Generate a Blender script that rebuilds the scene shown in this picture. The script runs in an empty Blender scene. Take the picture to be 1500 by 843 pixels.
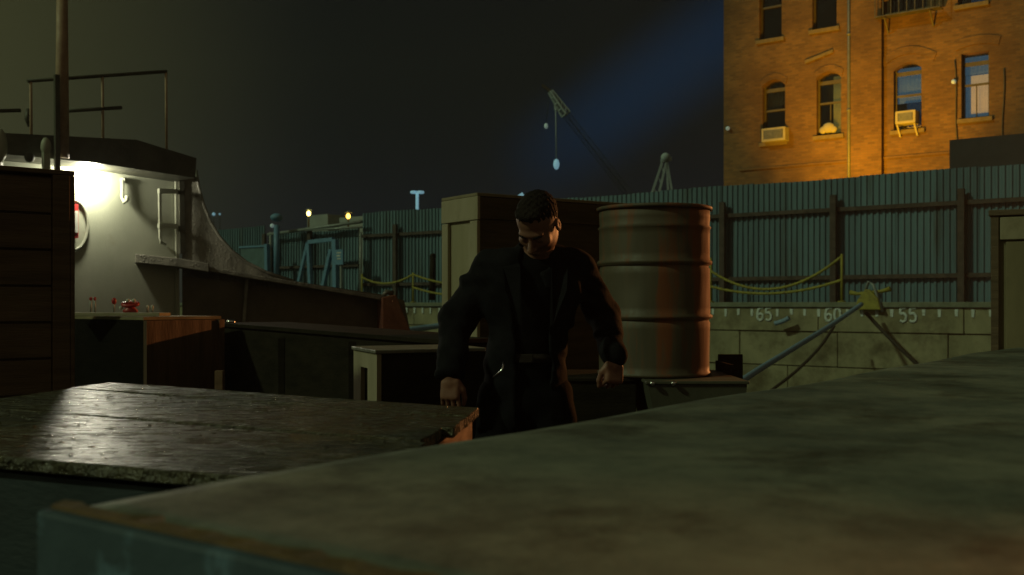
import bpy, bmesh, math, random
import numpy as np
from mathutils import Vector, Matrix
random.seed(7); rng = np.random.default_rng(7)
S = bpy.context.scene
COL = S.collection
rad = math.radians

# ------------------------------------------------------------------ camera
H = 1.35                      # camera height over the pier deck
F = 1500.0                    # focal length in photo pixels (photo 1500 wide)
HX, HY = 750.0, 445.0         # principal column, horizon row
cd = bpy.data.cameras.new('camera'); cam = bpy.data.objects.new('camera', cd); COL.objects.link(cam)
cam.location = (0, 0, H); cam.rotation_euler = (rad(90), 0, 0)
cd.sensor_width = 36; cd.lens = 36; cd.shift_y = (HY-421.5)/1500
cd.clip_start = 0.05; cd.clip_end = 3000
cd.dof.use_dof = True; cd.dof.focus_distance = 4.3; cd.dof.aperture_fstop = 5.0
S.camera = cam
def P(x, y, Z): return Vector(((x-HX)/F*Z, Z, H+(HY-y)/F*Z))

# ------------------------------------------------------------------ view, world, sun
S.view_settings.view_transform = 'Standard'; S.view_settings.look = 'None'
S.view_settings.exposure = 0; S.view_settings.gamma = 1; S.view_settings.use_curve_mapping = False
S.render.engine = 'CYCLES'
S.cycles.use_denoising = True
S.cycles.max_bounces = 5; S.cycles.volume_bounces = 0
S.cycles.sample_clamp_indirect = 3
S.cycles.use_light_tree = True

W = bpy.data.worlds.new('World'); S.world = W; W.use_nodes = True
def build_world():
    nt = W.node_tree; nt.nodes.clear()
    N = nt.nodes.new; L = nt.links.new
    tc = N('ShaderNodeTexCoord')
    def dot(v):
        n = N('ShaderNodeVectorMath'); n.operation = 'DOT_PRODUCT'
        L(tc.outputs['Generated'], n.inputs[0]); n.inputs[1].default_value = v; return n.outputs['Value']
    def mr(src, a, b, c=0.0, d=1.0):
        n = N('ShaderNodeMapRange'); n.interpolation_type = 'SMOOTHSTEP'
        L(src, n.inputs[0]); n.inputs[1].default_value = a; n.inputs[2].default_value = b
        n.inputs[3].default_value = c; n.inputs[4].default_value = d; return n.outputs[0]
    def mul(a, b):
        n = N('ShaderNodeMath'); n.operation = 'MULTIPLY'; L(a, n.inputs[0])
        if isinstance(b, float): n.inputs[1].default_value = b
        else: L(b, n.inputs[1])
        return n.outputs[0]
    def addc(fac, ca, cb):
        n = N('ShaderNodeMix'); n.data_type = 'RGBA'; n.blend_type = 'ADD'
        L(fac, n.inputs[0])
        if isinstance(ca, tuple): n.inputs[6].default_value = ca
        else: L(ca, n.inputs[6])
        n.inputs[7].default_value = cb; return n.outputs[2]
    # lamp-lit mist painted into the sky colour: warm-green to the left, blue beam to the right
    left = mr(dot((-0.89, 0.45, 0.10)), 0.60, 0.95)
    def d(x, y): return Vector((x-HX, F, HY-y)).normalized()
    a, b = d(1150, -10), d(790, 235)
    nrm = a.cross(b).normalized(); mid = d(1010, 95); al = (a-b).normalized()
    dn = N('ShaderNodeMath'); dn.operation = 'ABSOLUTE'; L(dot(tuple(nrm)), dn.inputs[0])
    beam = mr(dn.outputs[0], 0.064, 0.0)
    along = mul(mr(dot(tuple(mid)), 0.975, 0.9995), beam)
    low = mr(dot((0, 0, 1)), 0.22, 0.0)
    nz = N('ShaderNodeTexNoise'); nz.inputs['Scale'].default_value = 3.0; L(tc.outputs['Generated'], nz.inputs['Vector'])
    base = addc(mr(nz.outputs['Fac'], 0.35, 0.7), (0.0024, 0.0033, 0.0040, 1), (0.0012, 0.0013, 0.0012, 1))
    c1 = addc(left, base, (0.048, 0.0475, 0.0150, 1))
    c2 = addc(along, c1, (0.0, 0.0082, 0.024, 1))
    c3 = addc(low, c2, (0.0024, 0.0026, 0.0052, 1))
    back = mr(dot((0.15, -0.95, 0.28)), 0.1, 0.9)     # added warm fill from behind the camera, no source seen
    c3 = addc(back, c3, (0.074, 0.056, 0.027, 1))
    # a whisper of the physical night-time sky on top
    sky = N('ShaderNodeTexSky'); sky.sky_type = 'NISHITA'; sky.sun_disc = False
    sky.sun_elevation = rad(-6); sky.sun_rotation = rad(250)
    b1 = N('ShaderNodeBackground'); L(c3, b1.inputs[0]); b1.inputs[1].default_value = 1.0
    b2 = N('ShaderNodeBackground'); L(sky.outputs[0], b2.inputs[0]); b2.inputs[1].default_value = 0.02
    ad = N('ShaderNodeAddShader'); L(b1.outputs[0], ad.inputs[0]); L(b2.outputs[0], ad.inputs[1])
    o = N('ShaderNodeOutputWorld'); L(ad.outputs[0], o.inputs[0])
build_world()

def lamp(name, kind, loc, energy, color, size=0.1, target=None, spot=None):
    ld = bpy.data.lights.new(name, kind); o = bpy.data.objects.new(name, ld); COL.objects.link(o)
    o.location = loc; ld.energy = energy; ld.color = color
    if kind == 'SUN': ld.angle = size
    elif kind == 'AREA': ld.size = size
    else: ld.shadow_soft_size = size
    if target is not None:
        o.rotation_euler = (Vector(target)-Vector(loc)).to_track_quat('-Z', 'Y').to_euler()
    if spot: ld.spot_size = rad(spot); ld.spot_blend = 0.5
    return o
# dock floodlighting far off to the left acts as the one sun lamp (cool, greenish)
lamp('sun', 'SUN', (0, 0, 20), 0.66, (0.80, 1.0, 0.55), rad(2.5), target=(0.78*20, 0.36*20, 20-0.60*20))
# sodium street lamp beyond the right edge of the picture: the orange rims
lamp('sodium_light', 'SPOT', (12.6, 16.5, 4.0), 5200, (1.0, 0.38, 0.11), 0.12, target=(0.4, 4.4, 1.0), spot=42)

# ------------------------------------------------------------------ helpers
def tag(o, label=None, cat=None, group=None, kind=None):
    if label: o['label'] = label
    if cat: o['category'] = cat
    if group: o['group'] = group
    if kind: o['kind'] = kind
    return o
def empty(name, loc=(0, 0, 0), rz=0.0):
    o = bpy.data.objects.new(name, None); COL.objects.link(o); o.location = loc; o.rotation_euler = (0, 0, rz); return o
class MB:
    """collects shapes, then links them as one mesh object"""
    def __init__(s): s.bm = bmesh.new()
    def pts(s, verts, faces, smooth=False):
        v = [s.bm.verts.new(p) for p in verts]
        for f in faces:
            try:
                fc = s.bm.faces.new([v[i] for i in f]); fc.smooth = smooth
            except ValueError: pass
        return v
    def box(s, c, d, m=None):
        c = Vector(c); x, y, z = d[0]/2, d[1]/2, d[2]/2
        vs = [Vector((i*x, j*y, k*z)) for i in (-1, 1) for j in (-1, 1) for k in (-1, 1)]
        if m is not None: vs = [m @ v for v in vs]
        s.pts([v+c for v in vs], [(0,1,3,2),(4,6,7,5),(0,4,5,1),(2,3,7,6),(0,2,6,4),(1,5,7,3)]); return s
    def bb(s, a, b):
        a = Vector(a); b = Vector(b); return s.box((a+b)/2, [abs(q) for q in (b-a)])
    def prism(s, base, up):
        """base: list of points (ring); up: Vector offset"""
        n = len(base); up = Vector(up)
        s.pts([Vector(p) for p in base]+[Vector(p)+up for p in base],
              [tuple(range(n))[::-1], tuple(range(n, 2*n))]+[(i, (i+1) % n, n+(i+1) % n, n+i) for i in range(n)]); return s
    def bar(s, a, b, w, h=None):
        """box bar between points"""
        a = Vector(a); b = Vector(b); d = b-a; L = d.length; h = h or w
        m = d.to_track_quat('X', 'Z').to_matrix(); return s.box((a+b)/2, (L, w, h), m)
    def tube(s, path, r, n=8, cap=True):
        path = [Vector(p) for p in path]; rings = []
        rr = r if isinstance(r, (list, tuple)) else [r]*len(path)
        ref = None
        for i, p in enumerate(path):
            t = (path[min(i+1, len(path)-1)]-path[max(i-1, 0)]).normalized()
            if ref is None: ref = t.orthogonal().normalized()
            ref = (ref-t*ref.dot(t)).normalized(); q = t.cross(ref)
            rings.append([s.bm.verts.new(p+(ref*math.cos(2*math.pi*k/n)+q*math.sin(2*math.pi*k/n))*rr[i]) for k in range(n)])
        for a, b in zip(rings, rings[1:]):
            for k in range(n):
                f = s.bm.faces.new((a[k], a[(k+1) % n], b[(k+1) % n], b[k])); f.smooth = True
        if cap:
            s.bm.faces.new(rings[0][::-1]); s.bm.faces.new(rings[-1])
        return s
    def lathe(s, prof, c=(0, 0, 0), n=32, smooth=True, fn=None):
        c = Vector(c); rings = []
        for r, z in prof:
            ring = []
            for k in range(n):
                a = 2*math.pi*k/n; v = Vector((r*math.cos(a), r*math.sin(a), z))
                if fn: v = fn(v, a)
                ring.append(s.bm.verts.new(v+c))
            rings.append(ring)
        for a, b in zip(rings, rings[1:]):
            for k in range(n):
                f = s.bm.faces.new((a[k], a[(k+1) % n], b[(k+1) % n], b[k])); f.smooth = smooth
        s.bm.faces.new(rings[0][::-1]); s.bm.faces.new(rings[-1]); return s
    def ball(s, c, r, sc=(1, 1, 1), seg=16):
        m = Matrix.Translation(Vector(c)) @ Matrix.Diagonal((r*sc[0], r*sc[1], r*sc[2], 1))
        g = bmesh.ops.create_uvsphere(s.bm, u_segments=seg, v_segments=seg//2+2, radius=1, matrix=m)
        for v in g['verts']:
            for f in v.link_faces: f.smooth = True
        return s
    def build(s, name, mat, parent=None, bevel=0.0, origin=None, **kw):
        bmesh.ops.recalc_face_normals(s.bm, faces=s.bm.faces)
        if origin is not None: bmesh.ops.translate(s.bm, verts=s.bm.verts, vec=-Vector(origin))
        me = bpy.data.meshes.new(name); s.bm.to_mesh(me); s.bm.free()
        o = bpy.data.objects.new(name, me); COL.objects.link(o); me.materials.append(mat)
        if origin is not None: o.location = origin
        if parent: o.parent = parent
        if bevel:
            b = o.modifiers.new('bevel', 'BEVEL'); b.width = bevel; b.segments = 2; b.limit_method = 'ANGLE'; b.angle_limit = rad(40)
        tag(o, **kw); return o

# ------------------------------------------------------------------ materials
def mat(name, c1, c2=None, rough=0.7, rough2=None, scale=4.0, stretch=(1, 1, 1), metal=0.0, bump=0.0, bscale=None,
        c3=None, c3scale=1.5, c3amt=(0.55, 0.7), spec=0.5, emit=None, estr=0.0, detail=6, vor=None):
    m = bpy.data.materials.new(name); m.use_nodes = True
    nt = m.node_tree; b = nt.nodes['Principled BSDF']; N = nt.nodes.new; L = nt.links.new
    b.inputs['Roughness'].default_value = rough; b.inputs['Metallic'].default_value = metal
    b.inputs['Specular IOR Level'].default_value = spec
    tc = N('ShaderNodeTexCoord'); mp = N('ShaderNodeMapping'); L(tc.outputs['Object'], mp.inputs[0]); mp.inputs['Scale'].default_value = stretch
    nz = N('ShaderNodeTexNoise'); nz.inputs['Scale'].default_value = scale; nz.inputs['Detail'].default_value = detail
    nz.inputs['Roughness'].default_value = 0.62; L(mp.outputs[0], nz.inputs['Vector'])
    rp = N('ShaderNodeMapRange'); L(nz.outputs['Fac'], rp.inputs[0]); rp.inputs[1].default_value = 0.32; rp.inputs[2].default_value = 0.68
    mx = N('ShaderNodeMix'); mx.data_type = 'RGBA'; L(rp.outputs[0], mx.inputs[0])
    mx.inputs[6].default_value = (*c1, 1); mx.inputs[7].default_value = (*(c2 or tuple(q*0.7 for q in c1)), 1)
    col = mx.outputs[2]
    if c3:
        n3 = N('ShaderNodeTexNoise'); n3.inputs['Scale'].default_value = c3scale; n3.inputs['Detail'].default_value = 8; n3.inputs['Roughness'].default_value = 0.7
        L(tc.outputs['Object'], n3.inputs['Vector'])
        r3 = N('ShaderNodeMapRange'); L(n3.outputs['Fac'], r3.inputs[0]); r3.inputs[1].default_value = c3amt[0]; r3.inputs[2].default_value = c3amt[1]
        m3 = N('ShaderNodeMix'); m3.data_type = 'RGBA'; L(r3.outputs[0], m3.inputs[0]); L(col, m3.inputs[6]); m3.inputs[7].default_value = (*c3, 1)
        col = m3.outputs[2]
    L(col, b.inputs['Base Color'])
    if rough2 is not None:
        rr = N('ShaderNodeMapRange'); L(nz.outputs['Fac'], rr.inputs[0]); rr.inputs[1].default_value = 0.35; rr.inputs[2].default_value = 0.65
        rr.inputs[3].default_value = rough; rr.inputs[4].default_value = rough2; L(rr.outputs[0], b.inputs['Roughness'])
    if bump:
        bn = N('ShaderNodeTexNoise'); bn.inputs['Scale'].default_value = bscale or scale*6; bn.inputs['Detail'].default_value = 5
        L(mp.outputs[0], bn.inputs['Vector']); h = bn.outputs['Fac']
        if vor:
            v = N('ShaderNodeTexVoronoi'); v.inputs['Scale'].default_value = vor; L(tc.outputs['Object'], v.inputs['Vector'])
            vr = N('ShaderNodeMapRange'); L(v.outputs['Distance'], vr.inputs[0]); vr.inputs[1].default_value = 0.0; vr.inputs[2].default_value = 0.42
            vr.inputs[3].default_value = 0.9; vr.inputs[4].default_value = 0.0
            ad = N('ShaderNodeMath'); ad.operation = 'ADD'; L(h, ad.inputs[0]); L(vr.outputs[0], ad.inputs[1]); h = ad.outputs[0]
        bp = N('ShaderNodeBump'); bp.inputs['Strength'].default_value = bump; bp.inputs['Distance'].default_value = 0.01
        L(h, bp.inputs['Height']); L(bp.outputs[0], b.inputs['Normal'])
    if emit:
        b.inputs['Emission Color'].default_value = (*emit, 1); b.inputs['Emission Strength'].default_value = estr
    return m
M = {}
M['ply'] = mat('plywood', (0.22, 0.185, 0.10), (0.15, 0.125, 0.07), 0.75, 0.9, 5, (1, 1, 0.25), bump=0.25, c3=(0.07, 0.055, 0.03), c3scale=3, c3amt=(0.56, 0.8))
M['ply_pale'] = mat('pale_plywood', (0.33, 0.29, 0.19), (0.25, 0.22, 0.14), 0.75, 0.9, 5, (1, 1, 0.2), bump=0.25, c3=(0.15, 0.12, 0.06), c3scale=5, c3amt=(0.58, 0.85))
M['fore'] = mat('worn_canvas_board', (0.275, 0.285, 0.215), (0.060, 0.075, 0.062), 0.62, 0.8, 3.2, (1, 1, 1), bump=0.35, bscale=60, c3=(0.060, 0.060, 0.040), c3scale=2.6, c3amt=(0.49, 0.62), detail=9)
M['fore_side'] = mat('teal_board', (0.060, 0.100, 0.125), (0.035, 0.058, 0.075), 0.6, 0.8, 5, (1, 1, 1), bump=0.3, c3=(0.14, 0.25, 0.34), c3scale=6, c3amt=(0.54, 0.68))  # teal boards with paler teal blotches
M['ochre_edge'] = mat('chipped_ochre_edge', (0.17, 0.10, 0.035), (0.08, 0.055, 0.03), 0.7, 0.85, 22, bump=0.3)
M['wet'] = mat('wet_weathered_plank', (0.095, 0.083, 0.045), (0.040, 0.037, 0.022), 0.10, 0.46, 16, (0.5, 1.8, 1), bump=1.0, bscale=30, c3=(0.022, 0.02, 0.014), c3scale=4, spec=0.6)
for n_ in M['wet'].node_tree.nodes:
    if n_.type == 'BUMP': n_.inputs['Distance'].default_value = .045
for n_ in M['fore'].node_tree.nodes:
    if n_.type == 'TEX_NOISE': n_.inputs['Roughness'].default_value = .76; n_.inputs['Detail'].default_value = 12
M['wet_end'] = mat('raw_plank_end', (0.20, 0.115, 0.06), (0.13, 0.075, 0.04), 0.6, 0.8, 12, (1, 1, 3), bump=0.3)
M['dark_board'] = mat('dark_teal_board', (0.028, 0.044, 0.052), (0.016, 0.027, 0.032), 0.55, 0.75, 4, (1, 1, 3), bump=0.25)  # dark teal boards with a darker mottle
M['dark_wood'] = mat('dark_stained_wood', (0.140, 0.092, 0.048), (0.075, 0.050, 0.028), 0.6, 0.8, 5, (0.4, 0.4, 5), bump=0.35)
M['panel_dark'] = mat('shade_dark_panel', (0.085, 0.066, 0.036), (0.045, 0.038, 0.022), 0.75, 0.9, 5, (0.4, 0.4, 5), bump=0.3, spec=0.1)  # shade of the tall crate's front face put into a darker colour
M['brown_wood'] = mat('brown_wood', (0.11, 0.060, 0.030), (0.065, 0.038, 0.02), 0.65, 0.85, 6, (3, 3, 0.4), bump=0.3)
M['black'] = mat('black_paint', (0.026, 0.022, 0.015), (0.014, 0.012, 0.009), 0.7, 0.85, 5, (1, 1, 3), bump=0.3, spec=0.06)
M['boat_white'] = mat('boat_cream_paint', (0.40, 0.42, 0.33), (0.32, 0.34, 0.26), 0.45, 0.6, 3, (1, 1, 0.5), bump=0.12, bscale=90, c3=(0.25, 0.22, 0.14), c3scale=2.2, c3amt=(0.6, 0.85))
M['boat_grey'] = mat('wet_grey_steel', (0.24, 0.235, 0.19), (0.10, 0.098, 0.075), 0.28, 0.6, 9, (1, 1, 0.4), bump=0.5, bscale=40, vor=26)
M['boat_dark'] = mat('dark_ship_steel', (0.10, 0.10, 0.07), (0.05, 0.05, 0.038), 0.45, 0.6, 4, bump=0.2)
M['hull'] = mat('black_hull_paint', (0.11, 0.085, 0.05), (0.06, 0.048, 0.03), 0.35, 0.6, 3, bump=0.2)
M['rust'] = mat('rusty_steel', (0.075, 0.056, 0.045), (0.042, 0.036, 0.032), 0.7, 0.9, 8, bump=0.4)
M['post_orange'] = mat('orange_lit_post', (0.22, 0.08, 0.035), (0.13, 0.05, 0.025), 0.6, 0.8, 8, bump=0.3)  # orange lamp light on the stern post put into its colour
M['mast'] = mat('red_brown_mast_paint', (0.46, 0.33, 0.21), (0.30, 0.20, 0.13), 0.5, 0.7, 8)
M['red'] = mat('red_paint', (0.45, 0.03, 0.03), (0.30, 0.02, 0.02), 0.35, 0.5, 8)
M['whitep'] = mat('white_paint', (0.6, 0.62, 0.55), (0.45, 0.47, 0.42), 0.5, 0.7, 8)
M['bluep'] = mat('pale_blue_steel', (0.13, 0.29, 0.46), (0.09, 0.21, 0.34), 0.5, 0.7, 8)
M['yellow'] = mat('faded_yellow_paint', (0.32, 0.30, 0.04), (0.22, 0.21, 0.04), 0.6, 0.75, 8, c3=(0.10, 0.06, 0.03), c3scale=9)
M['galv'] = mat('galvanised_steel', (0.30, 0.34, 0.33), (0.2, 0.24, 0.24), 0.4, 0.6, 8, metal=0.3)
M['rope'] = mat('blue_polypropylene_rope', (0.22, 0.36, 0.50), (0.13, 0.22, 0.32), 0.7, 0.8, 30)
M['darkrope'] = mat('dark_wet_rope', (0.035, 0.03, 0.02), (0.02, 0.018, 0.014), 0.7, 0.8, 30)
M['concrete'] = mat('mossy_concrete', (0.30, 0.29, 0.175), (0.19, 0.19, 0.115), 0.8, 0.95, 2.2, (1, 1, 0.5), bump=0.5, bscale=20, c3=(0.10, 0.09, 0.05), c3scale=1.3, c3amt=(0.46, 0.66), detail=9)
M['coping'] = mat('concrete_coping', (0.20, 0.23, 0.17), (0.12, 0.14, 0.10), 0.8, 0.95, 5, bump=0.3)
M['ground'] = mat('yard_ground', (0.06, 0.06, 0.05), (0.04, 0.04, 0.035), 0.9, None, 1.0)
M['skin'] = mat('skin', (0.24, 0.115, 0.075), (0.19, 0.085, 0.055), 0.5, 0.6, 18, bump=0.08, bscale=140)  # redder tone stands in for orange lamp light on the face
M['hair'] = mat('dark_hair', (0.018, 0.013, 0.010), (0.008, 0.006, 0.005), 0.75, 0.85, 60, (1, 1, 0.3), bump=0.7, bscale=160, spec=0.15)
M['jacket'] = mat('black_jacket_cloth', (0.0105, 0.011, 0.014), (0.006, 0.0065, 0.008), 0.85, 0.95, 12, bump=0.3, bscale=50, spec=0.1)
M['shirt'] = mat('black_shirt_cloth', (0.006, 0.006, 0.007), (0.004, 0.004, 0.0045), 0.9, 0.95, 12, bump=0.2, spec=0.08)
M['trouser'] = mat('dark_trouser_cloth', (0.007, 0.007, 0.009), (0.005, 0.005, 0.006), 0.9, 0.95, 12, bump=0.2, spec=0.08)
M['leather'] = mat('black_leather', (0.02, 0.016, 0.013), (0.012, 0.01, 0.009), 0.35, 0.5, 20, bump=0.2)
M['chrome'] = mat('polished_metal', (0.7, 0.7, 0.7), (0.6, 0.6, 0.6), 0.2, None, 5, metal=1.0)
M['acwhite'] = mat('off_white_plastic', (0.42, 0.42, 0.30), (0.32, 0.32, 0.22), 0.6, 0.7, 6)
M['stone'] = mat('sandstone_sill', (0.22, 0.18, 0.09), (0.15, 0.125, 0.065), 0.8, 0.9, 6)
M['wframe'] = mat('window_frame_paint', (0.10, 0.095, 0.06), (0.07, 0.065, 0.045), 0.6, 0.7, 6)
M['roomdark'] = mat('dark_room_wall', (0.03, 0.03, 0.03), (0.02, 0.02, 0.02), 0.9)
M['cream_curtain'] = mat('cream_curtain', (0.42, 0.36, 0.16), (0.28, 0.24, 0.11), 0.85, 0.9, 3, (8, 1, 0.6), emit=(0.55, 0.42, 0.10), estr=0.22)
M['warm_blind'] = mat('lit_warm_blind', (0.45, 0.33, 0.2), (0.30, 0.22, 0.14), 0.85, 0.9, 3, (3, 1, 3), emit=(0.80, 0.46, 0.22), estr=0.75)
M['blue_blind'] = mat('blue_lit_blind', (0.2, 0.25, 0.28), (0.10, 0.13, 0.15), 0.85, 0.9, 3, (1, 1, 4), emit=(0.12, 0.28, 0.42), estr=0.34)
M['deep_blue'] = mat('blue_cloth', (0.03, 0.10, 0.22), (0.02, 0.07, 0.16), 0.85, 0.9, 3, emit=(0.02, 0.10, 0.22), estr=0.16)
def emis(name, c, s):
    m = bpy.data.materials.new(name); m.use_nodes = True; b = m.node_tree.nodes['Principled BSDF']
    b.inputs['Emission Color'].default_value = (*c, 1); b.inputs['Emission Strength'].default_value = s
    b.inputs['Base Color'].default_value = (*c, 1); return m
M['lamp_white'] = emis('lit_white_lamp', (1.0, 0.95, 0.65), 9.0)
M['lamp_amber'] = emis('lit_amber_lamp', (1.0, 0.55, 0.08), 6.0)
M['lamp_yellow'] = emis('lit_yellow_lamp', (1.0, 0.78, 0.22), 7.0)
M['glow_blue'] = emis('pale_blue_lamp_glow', (0.28, 0.55, 0.68), 0.42)
M['lamp_dim'] = emis('dim_pale_lamp', (0.5, 0.7, 0.65), 0.14)
def glass_mat():
    m = bpy.data.materials.new('window_glass'); m.use_nodes = True; nt = m.node_tree; nt.nodes.clear()
    N = nt.nodes.new; t = N('ShaderNodeBsdfTransparent'); t.inputs[0].default_value = (0.75, 0.8, 0.8, 1)
    g = N('ShaderNodeBsdfGlossy'); g.inputs['Roughness'].default_value = 0.08; mx = N('ShaderNodeMixShader'); mx.inputs[0].default_value = 0.12
    o = N('ShaderNodeOutputMaterial'); nt.links.new(t.outputs[0], mx.inputs[1]); nt.links.new(g.outputs[0], mx.inputs[2]); nt.links.new(mx.outputs[0], o.inputs[0])
    return m
M['glass'] = glass_mat()
def brick_mat():
    m = bpy.data.materials.new('red_brick'); m.use_nodes = True; nt = m.node_tree; b = nt.nodes['Principled BSDF']; N = nt.nodes.new; L = nt.links.new
    tc = N('ShaderNodeTexCoord'); mp = N('ShaderNodeMapping'); mp.inputs['Rotation'].default_value = (rad(90), 0, 0); L(tc.outputs['Object'], mp.inputs[0])
    br = N('ShaderNodeTexBrick'); L(mp.outputs[0], br.inputs['Vector']); br.inputs['Scale'].default_value = 1
    br.inputs['Brick Width'].default_value = 0.22; br.inputs['Row Height'].default_value = 0.075; br.inputs['Mortar Size'].default_value = 0.009
    br.inputs['Color1'].default_value = (0.22, 0.125, 0.040, 1); br.inputs['Color2'].default_value = (0.12, 0.070, 0.025, 1); br.inputs['Mortar'].default_value = (0.15, 0.115, 0.06, 1)
    br.inputs['Bias'].default_value = -0.1
    nz = N('ShaderNodeTexNoise'); nz.inputs['Scale'].default_value = 0.55; nz.inputs['Detail'].default_value = 8; nz.inputs['Roughness'].default_value = 0.65; L(tc.outputs['Object'], nz.inputs['Vector'])
    rp = N('ShaderNodeMapRange'); L(nz.outputs['Fac'], rp.inputs[0]); rp.inputs[1].default_value = 0.42; rp.inputs[2].default_value = 0.68; rp.inputs[4].default_value = 0.75
    mx = N('ShaderNodeMix'); mx.data_type = 'RGBA'; L(rp.outputs[0], mx.inputs[0]); L(br.outputs['Color'], mx.inputs[6]); mx.inputs[7].default_value = (0.075, 0.042, 0.018, 1)
    L(mx.outputs[2], b.inputs['Base Color']); b.inputs['Roughness'].default_value = 0.85
    bp = N('ShaderNodeBump'); bp.inputs['Strength'].default_value = 0.4; bp.inputs['Distance'].default_value = 0.01; L(br.outputs['Fac'], bp.inputs['Height']); bp.invert = True
    L(bp.outputs[0], b.inputs['Normal']); return m
M['brick'] = brick_mat()
def fence_mat():
    m = bpy.data.materials.new('weathered_corrugated_steel'); m.use_nodes = True; nt = m.node_tree; b = nt.nodes['Principled BSDF']; N = nt.nodes.new; L = nt.links.new
    tc = N('ShaderNodeTexCoord'); sx = N('ShaderNodeSeparateXYZ'); L(tc.outputs['Object'], sx.inputs[0])
    dv = N('ShaderNodeMath'); dv.operation = 'MULTIPLY'; dv.inputs[1].default_value = 1/0.82; L(sx.outputs[0], dv.inputs[0])
    fl = N('ShaderNodeMath'); fl.operation = 'FLOOR'; L(dv.outputs[0], fl.inputs[0])
    wn = N('ShaderNodeTexWhiteNoise'); wn.noise_dimensions = '1D'; L(fl.outputs[0], wn.inputs['W'])
    mp = N('ShaderNodeMapping'); mp.inputs['Scale'].default_value = (3.0, 1, 0.35); L(tc.outputs['Object'], mp.inputs[0])
    nz = N('ShaderNodeTexNoise'); nz.inputs['Scale'].default_value = 2.5; nz.inputs['Detail'].default_value = 8; L(mp.outputs[0], nz.inputs['Vector'])
    a = N('ShaderNodeMath'); a.operation = 'MULTIPLY_ADD'; L(wn.outputs['Value'], a.inputs[0]); a.inputs[1].default_value = 0.6; L(nz.outputs['Fac'], a.inputs[2])
    rp = N('ShaderNodeMapRange'); L(a.outputs[0], rp.inputs[0]); rp.inputs[1].default_value = 0.4; rp.inputs[2].default_value = 1.2
    mx = N('ShaderNodeMix'); mx.data_type = 'RGBA'; L(rp.outputs[0], mx.inputs[0]); mx.inputs[6].default_value = (0.070, 0.134, 0.168, 1); mx.inputs[7].default_value = (0.118, 0.216, 0.262, 1)
    n3 = N('ShaderNodeTexNoise'); n3.inputs['Scale'].default_value = 1.2; n3.inputs['Detail'].default_value = 9; L(mp.outputs[0], n3.inputs['Vector'])
    r3 = N('ShaderNodeMapRange'); L(n3.outputs['Fac'], r3.inputs[0]); r3.inputs[1].default_value = 0.55; r3.inputs[2].default_value = 0.75; r3.inputs[4].default_value = 0.8
    m3 = N('ShaderNodeMix'); m3.data_type = 'RGBA'; L(r3.outputs[0], m3.inputs[0]); L(mx.outputs[2], m3.inputs[6]); m3.inputs[7].default_value = (0.045, 0.06, 0.06, 1)
    L(m3.outputs[2], b.inputs['Base Color']); b.inputs['Roughness'].default_value = 0.62; b.inputs['Metallic'].default_value = 0.15; return m
M['fence'] = fence_mat()
def drum_mat():
    m = bpy.data.materials.new('worn_drum_paint'); m.use_nodes = True; nt = m.node_tree; b = nt.nodes['Principled BSDF']; N = nt.nodes.new; L = nt.links.new
    tc = N('ShaderNodeTexCoord'); mp = N('ShaderNodeMapping'); mp.inputs['Scale'].default_value = (1, 1, 0.12); L(tc.outputs['Object'], mp.inputs[0])
    nz = N('ShaderNodeTexNoise'); nz.inputs['Scale'].default_value = 14; nz.inputs['Detail'].default_value = 8; L(mp.outputs[0], nz.inputs['Vector'])
    mx = N('ShaderNodeMix'); mx.data_type = 'RGBA'; L(nz.outputs['Fac'], mx.inputs[0]); mx.inputs[6].default_value = (0.060, 0.055, 0.038, 1); mx.inputs[7].default_value = (0.125, 0.098, 0.062, 1)
    n3 = N('ShaderNodeTexNoise'); n3.inputs['Scale'].default_value = 6; n3.inputs['Detail'].default_value = 10; n3.inputs['Roughness'].default_value = 0.7; L(mp.outputs[0], n3.inputs['Vector'])
    r3 = N('ShaderNodeMapRange'); L(n3.outputs['Fac'], r3.inputs[0]); r3.inputs[1].default_value = 0.48; r3.inputs[2].default_value = 0.58
    m3 = N('ShaderNodeMix'); m3.data_type = 'RGBA'; L(r3.outputs[0], m3.inputs[0]); L(mx.outputs[2], m3.inputs[6]); m3.inputs[7].default_value = (0.19, 0.062, 0.024, 1)
    L(m3.outputs[2], b.inputs['Base Color'])
    rr = N('ShaderNodeMapRange'); L(n3.outputs['Fac'], rr.inputs[0]); rr.inputs[1].default_value = 0.4; rr.inputs[2].default_value = 0.65; rr.inputs[3].default_value = 0.5; rr.inputs[4].default_value = 0.82
    L(rr.outputs[0], b.inputs['Roughness'])
    bp = N('ShaderNodeBump'); bp.inputs['Strength'].default_value = 0.25; bp.inputs['Distance'].default_value = 0.01; L(n3.outputs['Fac'], bp.inputs['Height']); L(bp.outputs[0], b.inputs['Normal']); return m
M['drum'] = drum_mat()
def water_mat():
    m = mat('dark_harbour_water', (0.01, 0.014, 0.013), (0.008, 0.011, 0.010), 0.06, None, 2, bump=0.5, bscale=3.0); return m
M['water'] = water_mat()

# ------------------------------------------------------------------ setting
def structure(o): o['kind'] = 'structure'; return o
structure(MB().bb((-9, -5, -0.25), (9, 9.0, 0)).build('pier_deck', mat('pier_planks', (0.05, 0.045, 0.035), (0.03, 0.027, 0.02), 0.5, 0.7, 5, (6, 0.5, 1), bump=0.4)))
w = MB(); w.pts([(-900, -600, -0.9), (900, -600, -0.9), (900, 1500, -0.9), (-900, 1500, -0.9)], [(0, 1, 2, 3)])
structure(w.build('water', M['water']))

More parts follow.
